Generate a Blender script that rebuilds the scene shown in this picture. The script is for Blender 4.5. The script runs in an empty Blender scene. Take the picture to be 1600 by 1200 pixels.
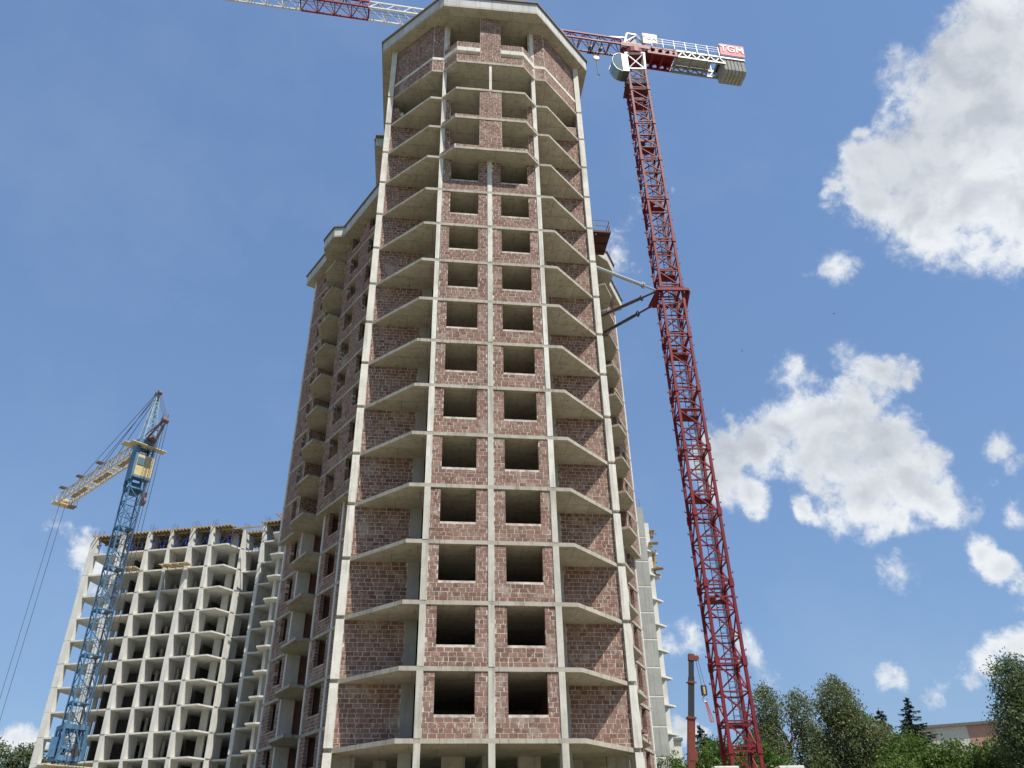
import bpy, bmesh, math, random
from mathutils import Vector, Matrix, Euler
R = math.radians
rnd = random.Random(7)
sc = bpy.context.scene
COL = sc.collection

# ------------------------------------------------------------------ camera
cam_d = bpy.data.cameras.new('camera')
cam = bpy.data.objects.new('camera', cam_d); COL.objects.link(cam)
PITCH, ROLL = R(32.4139), R(-1.19456)
rt = Vector((1, 0, 0)); up0 = Vector((0, -math.sin(PITCH), math.cos(PITCH))); fw = Vector((0, math.cos(PITCH), math.sin(PITCH)))
cr, sr = math.cos(ROLL), math.sin(ROLL)
right = rt * cr + up0 * sr
upv = rt * (-sr) + up0 * cr
Mx = Matrix((right, upv, -fw)).transposed().to_4x4()
Mx.translation = Vector((0, 0, 1.6))
cam.matrix_world = Mx
cam_d.sensor_width = 36.0
cam_d.lens = 36.0 * 1255.09 / 1600.0
cam_d.clip_start = 0.1
cam_d.clip_end = 5000
sc.camera = cam

# ------------------------------------------------------------------ world, sun, exposure
SUN_AZ, SUN_EL = 137.4, 61.0       # clockwise from +Y
W = bpy.data.worlds.new("World"); sc.world = W; W.use_nodes = True
CLOUDS = [(0.4932, 0.498, 0.7133, 0.047, 1.0), (0.4693, 0.5393, 0.6992, 0.0581, 1.0), (0.5085, 0.5506, 0.662, 0.0816, 1.0), (0.4549, 0.588, 0.6688, 0.0596, 1.0), (0.4239, 0.6183, 0.6618, 0.049, 1.0), (0.3942, 0.6233, 0.6753, 0.0264, 1.0), (0.3977, 0.6447, 0.6528, 0.032, 1.0), (0.4385, 0.6442, 0.6266, 0.0488, 1.0), (0.4822, 0.6288, 0.61, 0.0652, 1.0), (0.5277, 0.6128, 0.5883, 0.0564, 1.0), (0.4954, 0.6541, 0.5717, 0.0222, 1.0), (0.4625, 0.6546, 0.598, 0.0334, 1.0), (0.389, 0.6045, 0.6952, 0.0125, 0.8), (0.4132, 0.5425, 0.7314, 0.0174, 0.44), (0.4296, 0.5533, 0.7137, 0.0147, 0.44), (0.4223, 0.5704, 0.7045, 0.0094, 0.4), (0.3733, 0.7087, 0.5987, 0.0171, 0.48), (0.3686, 0.6502, 0.6643, 0.0128, 0.8), (0.5728, 0.557, 0.6014, 0.0943, 1.0), (0.5483, 0.4799, 0.6849, 0.0831, 1.0), (0.4063, 0.6115, 0.679, 0.0207, 1.0), (0.4458, 0.6056, 0.6592, 0.0269, 1.0), (0.259, 0.8564, 0.4466, 0.0329, 1.0), (0.2911, 0.8451, 0.4484, 0.0374, 1.0), (0.25, 0.8771, 0.4102, 0.0347, 1.0), (0.2812, 0.8743, 0.3957, 0.027, 1.0), (0.3261, 0.8254, 0.4608, 0.0355, 1.0), (0.356, 0.8137, 0.4594, 0.0418, 1.0), (0.3889, 0.7828, 0.4857, 0.0277, 1.0), (0.4106, 0.7697, 0.4889, 0.0233, 0.9), (0.4343, 0.7591, 0.4849, 0.0175, 0.75), (0.4431, 0.7521, 0.4878, 0.0101, 0.48), (0.3738, 0.8236, 0.4265, 0.0575, 1.0), (0.4196, 0.8082, 0.4132, 0.0491, 1.0), (0.4433, 0.8153, 0.3726, 0.0392, 1.0), (0.3954, 0.8393, 0.3731, 0.0406, 1.0), (0.3393, 0.862, 0.3766, 0.0192, 0.9), (0.4231, 0.8385, 0.3434, 0.0216, 0.9), (0.4598, 0.8149, 0.3529, 0.0248, 0.9), (0.3343, 0.7933, 0.5088, 0.0187, 0.48), (0.3573, 0.7885, 0.5006, 0.0128, 0.4), (0.4741, 0.7877, 0.3934, 0.0164, 0.85), (0.38, 0.7691, 0.5139, 0.0155, 0.4), (0.3944, 0.7952, 0.4605, 0.0308, 1.0), (0.4617, 0.7965, 0.3903, 0.0253, 0.9), (0.2586, 0.8438, 0.4702, 0.0089, 0.48), (0.2331, 0.869, 0.4364, 0.0222, 1.0), (0.4827, 0.8053, 0.3443, 0.0158, 0.36), (0.4915, 0.817, 0.3017, 0.0187, 0.9), (0.5071, 0.8146, 0.2815, 0.0182, 0.9), (0.5184, 0.813, 0.2649, 0.0134, 0.9), (0.528, 0.7813, 0.3328, 0.0116, 0.48), (0.5098, 0.7692, 0.3853, 0.011, 0.36), (0.5197, 0.7708, 0.3685, 0.0084, 0.36), (0.4171, 0.8622, 0.2874, 0.0185, 0.44), (0.5065, 0.7849, 0.3569, 0.006, 0.32), (0.5102, 0.8358, 0.2029, 0.0221, 0.9), (0.4936, 0.8443, 0.2086, 0.0184, 0.85), (0.477, 0.8588, 0.1869, 0.0172, 0.8), (0.4564, 0.8725, 0.1744, 0.0184, 0.52), (0.4284, 0.8874, 0.1704, 0.0133, 0.4), (0.3943, 0.8996, 0.1879, 0.0105, 0.32), (0.4357, 0.8819, 0.18, 0.0078, 0.32), (0.5588, 0.8048, 0.2002, 0.0394, 1.0), (0.5361, 0.8128, 0.2281, 0.0262, 1.0), (0.1765, 0.9532, 0.2456, 0.0138, 0.48), (0.2052, 0.9476, 0.245, 0.0163, 0.4), (0.2688, 0.9349, 0.2317, 0.017, 0.48), (0.278, 0.9368, 0.2122, 0.0167, 0.44), (0.1794, 0.973, 0.1449, 0.0154, 0.8), (0.1988, 0.9692, 0.1453, 0.0077, 0.48), (-0.4955, 0.8021, 0.3333, 0.0158, 0.4), (-0.4736, 0.8191, 0.3236, 0.0188, 0.75), (-0.463, 0.8317, 0.3064, 0.0216, 0.8), (-0.4735, 0.8128, 0.3393, 0.0094, 0.48), (-0.4939, 0.8587, 0.1369, 0.0176, 0.9), (-0.5051, 0.8529, 0.1322, 0.0112, 0.8), (-0.476, 0.8692, 0.134, 0.0127, 0.8), (-0.4525, 0.8468, 0.2795, 0.0176, 0.4), (0.1189, 0.7456, 0.6557, 0.0201, 0.224), (0.1946, 0.6769, 0.7099, 0.0105, 0.24), (0.1655, 0.6945, 0.7002, 0.0121, 0.16), (0.1281, 0.7243, 0.6775, 0.0108, 0.24)]
def build_world():
    nt = W.node_tree; N = nt.nodes; L = nt.links
    N.clear()
    def nd(t, **kw):
        n = N.new(t)
        for k, v in kw.items(): setattr(n, k, v)
        return n
    def mth(op, a, b=None, c=None, clamp=False):
        n = nd('ShaderNodeMath', operation=op, use_clamp=clamp)
        for i, x in enumerate((a, b, c)):
            if x is None: continue
            if isinstance(x, (int, float)): n.inputs[i].default_value = x
            else: L.new(x, n.inputs[i])
        return n.outputs[0]
    def noise(vec, scale, detail, rough, dist=0.0):
        n = nd('ShaderNodeTexNoise'); L.new(vec, n.inputs['Vector'])
        n.inputs['Scale'].default_value = scale; n.inputs['Detail'].default_value = detail
        n.inputs['Roughness'].default_value = rough; n.inputs['Distortion'].default_value = dist
        return n
    out = nd('ShaderNodeOutputWorld')
    sky = nd('ShaderNodeTexSky', sky_type='NISHITA', sun_disc=False)
    sky.sun_elevation = R(SUN_EL); sky.sun_rotation = R(SUN_AZ)
    sky.altitude = 0; sky.air_density = 1.5; sky.dust_density = 0.3; sky.ozone_density = 2.0
    gm = nd('ShaderNodeGamma'); L.new(sky.outputs[0], gm.inputs[0]); gm.inputs[1].default_value = 0.5
    tint = nd('ShaderNodeVectorMath', operation='MULTIPLY'); L.new(gm.outputs[0], tint.inputs[0]); tint.inputs[1].default_value = (0.70, 0.97, 1.42)
    bg = nd('ShaderNodeBackground'); bg.inputs['Strength'].default_value = 0.139
    L.new(tint.outputs[0], bg.inputs['Color'])
    tc = nd('ShaderNodeTexCoord')
    nrm = nd('ShaderNodeVectorMath', operation='NORMALIZE'); L.new(tc.outputs['Generated'], nrm.inputs[0])
    d = nrm.outputs[0]
    def warp(vec, scale, det, amt):
        w1 = noise(vec, scale, det, 0.6)
        sub = nd('ShaderNodeVectorMath', operation='SUBTRACT'); L.new(w1.outputs['Color'], sub.inputs[0]); sub.inputs[1].default_value = (.5, .5, .5)
        ws = nd('ShaderNodeVectorMath', operation='SCALE'); L.new(sub.outputs[0], ws.inputs[0]); ws.inputs['Scale'].default_value = amt
        wd = nd('ShaderNodeVectorMath', operation='ADD'); L.new(vec, wd.inputs[0]); L.new(ws.outputs[0], wd.inputs[1])
        return wd.outputs[0]
    wv = warp(d, 9, 6, 0.085)
    wf = warp(d, 30, 4, 0.02)
    cur = None
    for (x, y, z, r, w) in CLOUDS:
        ds = nd('ShaderNodeVectorMath', operation='DISTANCE'); L.new(wv, ds.inputs[0]); ds.inputs[1].default_value = (x, y, z)
        v = mth('MULTIPLY_ADD', ds.outputs['Value'], -w / (r * 1.12), w)
        cur = v if cur is None else mth('SMOOTH_MAX', cur, v, 0.35)
    nA = noise(wf, 26, 12, 0.66)
    nB = noise(wv, 5, 3, 0.45)
    nC = noise(wf, 60, 8, 0.6)
    edge = mth('ADD', mth('MULTIPLY', mth('SUBTRACT', nA.outputs['Fac'], 0.5), 1.7), mth('MULTIPLY', mth('SUBTRACT', nC.outputs['Fac'], 0.5), 0.2))
    D = mth('ADD', cur, edge)
    mr = nd('ShaderNodeMapRange', interpolation_type='SMOOTHERSTEP'); L.new(D, mr.inputs['Value'])
    mr.inputs['From Min'].default_value = -0.12; mr.inputs['From Max'].default_value = 0.62
    # billows: the side of each puff that faces the sun is brighter, the thick middle greyer
    off = nd('ShaderNodeVectorMath', operation='ADD'); L.new(wv, off.inputs[0]); off.inputs[1].default_value = (0.006, -0.012, 0.016)
    r1 = noise(wv, 10, 6, 0.5); r2 = noise(off.outputs[0], 10, 6, 0.5)
    rel = nd('ShaderNodeMapRange', interpolation_type='SMOOTHSTEP'); L.new(mth('SUBTRACT', r2.outputs['Fac'], r1.outputs['Fac']), rel.inputs['Value'])
    rel.inputs['From Min'].default_value = -0.09; rel.inputs['From Max'].default_value = 0.09
    T = mth('ADD', mth('MULTIPLY', cur, 0.7), mth('MULTIPLY', mth('SUBTRACT', nB.outputs['Fac'], 0.5), 1.6))
    thick = nd('ShaderNodeMapRange', interpolation_type='SMOOTHSTEP'); L.new(T, thick.inputs['Value'])
    thick.inputs['From Min'].default_value = 0.0; thick.inputs['From Max'].default_value = 0.75
    mg = nd('ShaderNodeClamp'); L.new(mth('ADD', mth('MULTIPLY', thick.outputs[0], 0.64), mth('MULTIPLY', mth('SUBTRACT', rel.outputs[0], 0.5), 0.42)), mg.inputs[0])
    cm = nd('ShaderNodeMixRGB'); L.new(mg.outputs[0], cm.inputs[0])
    cm.inputs[1].default_value = (0.60, 0.62, 0.64, 1); cm.inputs[2].default_value = (0.31, 0.34, 0.385, 1)
    cb = nd('ShaderNodeBackground'); L.new(cm.outputs[0], cb.inputs['Color']); cb.inputs['Strength'].default_value = 1.0
    # thin milky veil, very faint
    nv = noise(d, 3.2, 6, 0.6)
    veil = nd('ShaderNodeMapRange'); L.new(nv.outputs['Fac'], veil.inputs['Value'])
    veil.inputs['From Min'].default_value = 0.5; veil.inputs['From Max'].default_value = 0.85; veil.inputs['To Max'].default_value = 0.10
    al = mth('MAXIMUM', mth('MULTIPLY', mr.outputs[0], 0.97), veil.outputs[0])
    mx = nd('ShaderNodeMixShader'); L.new(al, mx.inputs[0]); L.new(bg.outputs[0], mx.inputs[1]); L.new(cb.outputs[0], mx.inputs[2])
    L.new(mx.outputs[0], out.inputs['Surface'])
build_world()
sun_d = bpy.data.lights.new('sun', 'SUN'); sun_d.energy = 5.0; sun_d.angle = R(0.53); sun_d.color = (1.0, 0.95, 0.87)
sun = bpy.data.objects.new('sun', sun_d); COL.objects.link(sun)
sv = Vector((math.sin(R(SUN_AZ)) * math.cos(R(SUN_EL)), math.cos(R(SUN_AZ)) * math.cos(R(SUN_EL)), math.sin(R(SUN_EL))))
sun.rotation_euler = sv.to_track_quat('Z', 'Y').to_euler(); sun.location = (30, -30, 90)
sc.view_settings.view_transform = 'Standard'; sc.view_settings.look = 'None'
sc.view_settings.exposure = 0.55; sc.view_settings.gamma = 1.0; sc.view_settings.use_curve_mapping = False

# ------------------------------------------------------------------ materials
MAT = {}
def material(name, build, rough=0.9, metal=0.0, spec=0.3):
    m = bpy.data.materials.new(name); m.use_nodes = True
    nt = m.node_tree; N = nt.nodes; L = nt.links
    b = N.get('Principled BSDF'); b.inputs['Roughness'].default_value = rough; b.inputs['Metallic'].default_value = metal
    b.inputs['Specular IOR Level'].default_value = spec
    build(nt, N, L, b); MAT[name] = m
    return m
def g_pos(N): return N.new('ShaderNodeNewGeometry').outputs['Position']
def g_noise(N, L, vec, scale, detail=4, rough=.55, stretch=None):
    if stretch:
        mp = N.new('ShaderNodeMapping'); mp.inputs['Scale'].default_value = stretch; L.new(vec, mp.inputs['Vector']); vec = mp.outputs[0]
    n = N.new('ShaderNodeTexNoise'); L.new(vec, n.inputs['Vector']); n.inputs['Scale'].default_value = scale
    n.inputs['Detail'].default_value = detail; n.inputs['Roughness'].default_value = rough
    return n.outputs['Fac']
def g_range(N, L, v, a, b, c=0.0, d=1.0):
    n = N.new('ShaderNodeMapRange'); L.new(v, n.inputs['Value'])
    n.inputs['From Min'].default_value = a; n.inputs['From Max'].default_value = b
    n.inputs['To Min'].default_value = c; n.inputs['To Max'].default_value = d
    return n.outputs[0]
def g_mix(N, L, f, a, b, mode='MIX'):
    n = N.new('ShaderNodeMixRGB'); n.blend_type = mode
    for i, x in ((0, f), (1, a), (2, b)):
        if isinstance(x, (int, float)): n.inputs[i].default_value = x
        elif isinstance(x, tuple): n.inputs[i].default_value = (*x, 1)
        else: L.new(x, n.inputs[i])
    return n.outputs[0]
def g_bump(N, L, b, h, strength=.4, dist=.02):
    n = N.new('ShaderNodeBump'); n.inputs['Strength'].default_value = strength; n.inputs['Distance'].default_value = dist
    L.new(h, n.inputs['Height']); L.new(n.outputs[0], b.inputs['Normal'])
TH = R(7.2708)
def concrete(name, c1, c2, dark, seams=True, seamsize=(2.6, 1.3), streak=1.0):
    def f(nt, N, L, b):
        p = g_pos(N)
        n1 = g_noise(N, L, p, 0.8, 6, .65)
        col = g_mix(N, L, g_range(N, L, n1, .3, .7), c1, c2)
        n2 = g_noise(N, L, p, 5.0, 6, .7)
        col = g_mix(N, L, g_range(N, L, n2, .55, .8, 0, .55), col, dark)
        ns = g_noise(N, L, p, 1.0, 5, .65, (3.2, 3.2, .22))
        col = g_mix(N, L, g_range(N, L, ns, .52, .72, 0, .5 * streak), col, dark)
        nl = g_noise(N, L, p, 1.3, 4, .6, (1.3, 1.3, 2.2))
        col = g_mix(N, L, g_range(N, L, nl, .62, .8, 0, .5), col, tuple(min(.8, x * 1.35) for x in c2))
        if seams:
            mp = N.new('ShaderNodeMapping'); mp.inputs['Rotation'].default_value = (0, 0, -TH); L.new(p, mp.inputs['Vector'])
            br = N.new('ShaderNodeTexBrick'); L.new(mp.outputs[0], br.inputs['Vector']); br.inputs['Scale'].default_value = 1.0
            br.inputs['Brick Width'].default_value = seamsize[0]; br.inputs['Row Height'].default_value = seamsize[1]
            br.inputs['Mortar Size'].default_value = .014; br.inputs['Color1'].default_value = (.84, .83, .82, 1); br.inputs['Color2'].default_value = (1, 1, 1, 1)
            br.inputs['Mortar'].default_value = (.35, .33, .30, 1)
            col = g_mix(N, L, .8, col, br.outputs['Color'], 'MULTIPLY')
        L.new(col, b.inputs['Base Color'])
        g_bump(N, L, b, g_noise(N, L, p, 14, 6, .7), .35, .02)
    return material(name, f, .92, 0, .2)
concrete('concrete', (.35, .325, .27), (.47, .44, .375), (.17, .155, .125), streak=1.3)
concrete('concrete_pale', (.50, .48, .42), (.69, .67, .61), (.24, .22, .185), seams=False, streak=1.3)
concrete('concrete_frame', (.52, .51, .47), (.64, .63, .58), (.33, .32, .29), seams=False, streak=1.3)
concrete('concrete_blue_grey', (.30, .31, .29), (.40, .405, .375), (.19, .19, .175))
concrete('concrete_weathered', (.40, .385, .33), (.54, .52, .46), (.20, .185, .155), seams=False, streak=1.5)
concrete('cornice', (.45, .46, .45), (.58, .58, .56), (.27, .27, .26), seams=True, seamsize=(1.2, 9))
def f_mortar(nt, N, L, b):
    p = g_pos(N); n = g_noise(N, L, p, 3.0, 6, .7)
    col = g_mix(N, L, g_range(N, L, n, .35, .65), (.30, .26, .215), (.66, .60, .52))
    L.new(col, b.inputs['Base Color']); g_bump(N, L, b, g_noise(N, L, p, 30, 4, .7), .6, .02)
material('mortar', f_mortar, .95, 0, .1)
def f_brick(nt, N, L, b):
    p = g_pos(N); geo = N.new('ShaderNodeNewGeometry'); oi = N.new('ShaderNodeObjectInfo')
    ad = N.new('ShaderNodeMath'); ad.operation = 'ADD'; L.new(geo.outputs['Random Per Island'], ad.inputs[0]); L.new(oi.outputs['Random'], ad.inputs[1])
    fr = N.new('ShaderNodeMath'); fr.operation = 'FRACT'; L.new(ad.outputs[0], fr.inputs[0])
    cr_ = N.new('ShaderNodeValToRGB'); L.new(fr.outputs[0], cr_.inputs[0]); e = cr_.color_ramp.elements
    e[0].position = 0; e[0].color = (.125, .070, .054, 1); e[1].position = 1; e[1].color = (.29, .185, .140, 1)
    for pos, c in ((.25, (.165, .090, .069, 1)), (.5, (.200, .110, .084, 1)), (.7, (.235, .135, .103, 1)), (.86, (.19, .125, .102, 1))):
        q = e.new(pos); q.color = c
    col = cr_.outputs[0]
    big = g_noise(N, L, p, .35, 4, .6)
    col = g_mix(N, L, g_range(N, L, big, .4, .7, 0, .45), col, (.25, .155, .12))
    sm = g_noise(N, L, p, 5.5, 7, .75)      # mortar smeared over the faces
    col = g_mix(N, L, g_range(N, L, sm, .54, .66, 0, .75), col, (.50, .45, .38))
    sm2 = g_noise(N, L, p, 1.1, 3, .5)
    col = g_mix(N, L, g_range(N, L, sm2, .58, .72, 0, .45), col, (.48, .43, .37))
    fine = g_noise(N, L, p, 22, 5, .7)
    col = g_mix(N, L, g_range(N, L, fine, .45, .75, 0, .35), col, (.20, .10, .085))
    L.new(col, b.inputs['Base Color']); g_bump(N, L, b, fine, .5, .012)
material('brick', f_brick, .9, 0, .2)
def f_brickfar(nt, N, L, b):
    p = g_pos(N); mp = N.new('ShaderNodeMapping'); mp.inputs['Rotation'].default_value = (R(90), 0, 0); L.new(p, mp.inputs['Vector'])
    n = g_noise(N, L, p, 2.0, 5, .7)
    L.new(g_mix(N, L, g_range(N, L, n, .3, .7), (.24, .12, .10), (.34, .2, .17)), b.inputs['Base Color'])
material('brick_inner', f_brickfar, .95, 0, .1)
def paint(name, c, c2=None, rough=.45, metal=0.0, wear=.35, wearcol=(.16, .09, .06), spec=.5):
    c2 = c2 or tuple(x * .75 for x in c)
    def f(nt, N, L, b):
        p = g_pos(N); n = g_noise(N, L, p, 2.5, 5, .6)
        col = g_mix(N, L, g_range(N, L, n, .35, .7), c, c2)
        col = g_mix(N, L, g_range(N, L, g_noise(N, L, p, 9, 6, .75), .6, .78, 0, wear), col, wearcol)
        L.new(col, b.inputs['Base Color'])
    return material(name, f, rough, metal, spec)
paint('crane_red', (.185, .012, .02), (.135, .010, .016), wear=.2, wearcol=(.12, .05, .045), rough=.6, spec=.3)
paint('crane_white', (.56, .57, .585), (.44, .45, .46), wear=.3)
paint('crane_grey', (.22, .22, .205), (.16, .16, .15))
paint('weight_grey', (.33, .33, .30), (.24, .24, .22), wear=.3, wearcol=(.12, .11, .10), rough=.9, spec=.2)
paint('galvanised', (.42, .44, .45), (.30, .32, .33), .5, .3)
paint('dark_steel', (.06, .06, .065), (.04, .04, .045), .6)
paint('strut_dark', (.10, .11, .12), (.07, .075, .08), .45, .3)
paint('strut_pale', (.42, .45, .46), (.34, .37, .38), .4, .3)
paint('crane_blue', (.075, .18, .30), (.05, .13, .23), wear=.3, rough=.6)
paint('head_grey', (.36, .45, .50), (.24, .33, .38), wear=.4)
paint('yellow', (.56, .45, .22), (.42, .33, .15), wear=.45)
paint('jib_ochre', (.62, .52, .33), (.44, .36, .22), wear=.5)
paint('plum_steel', (.16, .10, .11), (.11, .07, .075), wear=.4)
paint('boom_red', (.20, .048, .028), (.16, .038, .022), wear=.25)
paint('boom_black', (.022, .026, .03), (.03, .035, .04), wear=.1)
paint('sling_red', (.42, .10, .06), (.32, .08, .05), rough=.9)
paint('platform_rust', (.085, .028, .025), (.055, .02, .02), rough=.8)
paint('sign_red', (.62, .07, .09), (.55, .06, .08), wear=.05, rough=.5)
paint('sign_white', (.82, .82, .80), (.78, .78, .76), wear=.03)
paint('sign_pale', (.72, .45, .42), (.68, .40, .37), wear=.1)
paint('prop_blue', (.03, .075, .30), (.02, .05, .2), wear=.3)
paint('timber', (.40, .31, .18), (.28, .21, .12), .85, wear=.4, wearcol=(.15, .10, .06), spec=.2)
paint('timber_pale', (.60, .50, .34), (.50, .40, .26), .85, wear=.2, spec=.2)
paint('plywood', (.20, .15, .09), (.13, .10, .06), .8, wear=.3, spec=.2)
paint('rebar', (.14, .09, .07), (.10, .07, .06), .8)
paint('roof_trim', (.16, .15, .135), (.12, .11, .10), .8, wear=.2)
paint('render_beige', (.55, .46, .36), (.48, .40, .32), .9, wear=.1, spec=.2)
paint('render_pink', (.46, .27, .20), (.40, .24, .18), .9, wear=.1, spec=.2)
paint('render_cream', (.60, .58, .50), (.52, .50, .44), .9, wear=.1, spec=.2)
paint('inner_shade', (.11, .11, .105), (.08, .08, .075), .95, spec=.1)  # near-black base colour paints in the shade deep inside the concrete frame
paint('rubber', (.03, .03, .03), (.025, .025, .025), .8)
paint('bird_dark', (.03, .03, .035), (.02, .02, .025), .8)
def f_glass(nt, N, L, b):
    b.inputs['Base Color'].default_value = (.10, .16, .18, 1)
    b.inputs['Metallic'].default_value = .0; b.inputs['Coat Weight'].default_value = 1.0; b.inputs['Coat Roughness'].default_value = .03
material('cab_glass', f_glass, .06, 0, 1.0)
def f_bark(nt, N, L, b):
    p = g_pos(N); L.new(g_mix(N, L, g_noise(N, L, p, 3, 5, .7, (3, 3, .6)), (.07, .055, .04), (.20, .17, .13)), b.inputs['Base Color'])
material('bark', f_bark, .95, 0, .1)
def leaf(name, ca, cb, cc, trans=.3):
    m = bpy.data.materials.new(name); m.use_nodes = True; nt = m.node_tree; N = nt.nodes; L = nt.links; N.clear()
    o = N.new('ShaderNodeOutputMaterial'); geo = N.new('ShaderNodeNewGeometry')
    r = N.new('ShaderNodeValToRGB'); L.new(geo.outputs['Random Per Island'], r.inputs[0]); e = r.color_ramp.elements
    e[0].color = (*ca, 1); e[1].color = (*cc, 1); q = e.new(.5); q.color = (*cb, 1)
    n = g_noise(N, L, geo.outputs['Position'], .5, 4, .6)
    col = g_mix(N, L, g_range(N, L, n, .35, .7, 0, .5), r.outputs[0], cc)
    pr = N.new('ShaderNodeBsdfPrincipled'); L.new(col, pr.inputs['Base Color']); pr.inputs['Roughness'].default_value = .55; pr.inputs['Specular IOR Level'].default_value = .35
    t = N.new('ShaderNodeBsdfTranslucent'); L.new(g_mix(N, L, .5, col, (.09, .14, .02)), t.inputs['Color'])
    mx = N.new('ShaderNodeMixShader'); mx.inputs[0].default_value = trans
    L.new(pr.outputs[0], mx.inputs[1]); L.new(t.outputs[0], mx.inputs[2]); L.new(mx.outputs[0], o.inputs['Surface'])
    MAT[name] = m
leaf('leaf_willow', (.085, .105, .038), (.135, .160, .066), (.20, .22, .115), .45)
leaf('leaf_poplar', (.066, .092, .036), (.105, .138, .058), (.165, .20, .10), .45)
leaf('leaf_green', (.050, .098, .016), (.085, .150, .028), (.130, .205, .048), .45)
leaf('leaf_conifer', (.012, .028, .016), (.020, .042, .024), (.032, .058, .034), .1)
def f_ground(nt, N, L, b):
    p = g_pos(N); n = g_noise(N, L, p, .12, 7, .65); n2 = g_noise(N, L, p, 2.5, 6, .7)
    col = g_mix(N, L, g_range(N, L, n, .42, .6), (.29, .245, .18), (.10, .125, .055))
    col = g_mix(N, L, g_range(N, L, n2, .4, .7, 0, .5), col, (.25, .21, .16))
    L.new(col, b.inputs['Base Color']); g_bump(N, L, b, n2, .7, .1)
material('soil', f_ground, .95, 0, .1)

# ------------------------------------------------------------------ helpers
class MB:
    def __init__(s): s.v = []; s.f = []
    def add(s, vs, fs):
        o = len(s.v); s.v += [tuple(v) for v in vs]; s.f += [tuple(i + o for i in f) for f in fs]
    BF = ((0, 1, 3, 2), (4, 6, 7, 5), (0, 4, 5, 1), (2, 3, 7, 6), (0, 2, 6, 4), (1, 5, 7, 3))
    def box(s, c, size, ang=0.0, basis=None):
        hx, hy, hz = size[0] / 2, size[1] / 2, size[2] / 2
        if basis is None:
            ca, sa = math.cos(ang), math.sin(ang); X = (ca, sa, 0); Y = (-sa, ca, 0); Z = (0, 0, 1)
        else: X, Y, Z = basis
        vs = []
        for a in (-hx, hx):
            for b in (-hy, hy):
                for d in (-hz, hz):
                    vs.append((c[0] + a * X[0] + b * Y[0] + d * Z[0], c[1] + a * X[1] + b * Y[1] + d * Z[1], c[2] + a * X[2] + b * Y[2] + d * Z[2]))
        s.add(vs, MB.BF); return s
    def bx(s, x0, x1, y0, y1, z0, z1):
        return s.box(((x0 + x1) / 2, (y0 + y1) / 2, (z0 + z1) / 2), (abs(x1 - x0), abs(y1 - y0), abs(z1 - z0)))
    def prism(s, poly, z0, z1):
        n = len(poly); vs = [(p[0], p[1], z0) for p in poly] + [(p[0], p[1], z1) for p in poly]
        fs = [tuple(range(n))[::-1], tuple(range(n, 2 * n))] + [(i, (i + 1) % n, n + (i + 1) % n, n + i) for i in range(n)]
        s.add(vs, fs); return s
    def beam(s, a, b, w, h=None):
        a = Vector(a); b = Vector(b); d = b - a; l = d.length
        if l < 1e-6: return s
        Z = d / l; t = Vector((0, 0, 1)) if abs(Z.z) < .95 else Vector((0, 1, 0)); X = Z.cross(t).normalized(); Y = Z.cross(X)
        s.box((a + b) / 2, (w, h or w, l), basis=(X, Y, Z)); return s
    def tube(s, a, b, r, r2=None, n=8):
        a = Vector(a); b = Vector(b); r2 = r if r2 is None else r2; Z = (b - a).normalized()
        t = Vector((0, 0, 1)) if abs(Z.z) < .95 else Vector((0, 1, 0)); X = Z.cross(t).normalized(); Y = Z.cross(X)
        vs = [a + (X * math.cos(k * 2 * math.pi / n) + Y * math.sin(k * 2 * math.pi / n)) * r for k in range(n)] + \
             [b + (X * math.cos(k * 2 * math.pi / n) + Y * math.sin(k * 2 * math.pi / n)) * r2 for k in range(n)]
        fs = [tuple(range(n))[::-1], tuple(range(n, 2 * n))] + [(i, (i + 1) % n, n + (i + 1) % n, n + i) for i in range(n)]
        s.add(vs, fs); return s
    def mesh(s, name, mat, smooth=False):
        m = bpy.data.meshes.new(name); m.from_pydata(s.v, [], s.f); m.materials.append(MAT[mat]); m.update()
        if smooth: m.polygons.foreach_set('use_smooth', [True] * len(m.polygons))
        return m
    def build(s, name, mat, parent=None, smooth=False, bevel=0):
        m = s.mesh(name, mat, smooth)
        bm = bmesh.new(); bm.from_mesh(m)
        if len(bm.faces) < 60000: bmesh.ops.recalc_face_normals(bm, faces=bm.faces)
        if bevel:
            bmesh.ops.bevel(bm, geom=[e for e in bm.edges], offset=bevel, segments=1, affect='EDGES', profile=.5)
        bm.to_mesh(m); bm.free()
        o = bpy.data.objects.new(name, m); COL.objects.link(o)
        if parent: o.parent = parent
        return o
def tag(o, label=None, cat=None, group=None, kind=None):
    for k, v in (('label', label), ('category', cat), ('group', group), ('kind', kind)):
        if v: o[k] = v
    return o
def thing(name, label, cat, loc=(0, 0, 0), rz=0, group=None):
    o = bpy.data.objects.new(name, None); COL.objects.link(o); o.location = loc; o.rotation_euler = (0, 0, rz)
    o.empty_display_size = .5
    return tag(o, label, cat, group)
def copy_part(src, parent, loc=None, rot=None, scale=None):
    c = src.copy(); COL.objects.link(c); c.parent = parent
    if loc is not None: c.location = loc
    if rot is not None: c.rotation_euler = rot
    if scale is not None: c.scale = scale
    return c

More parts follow.
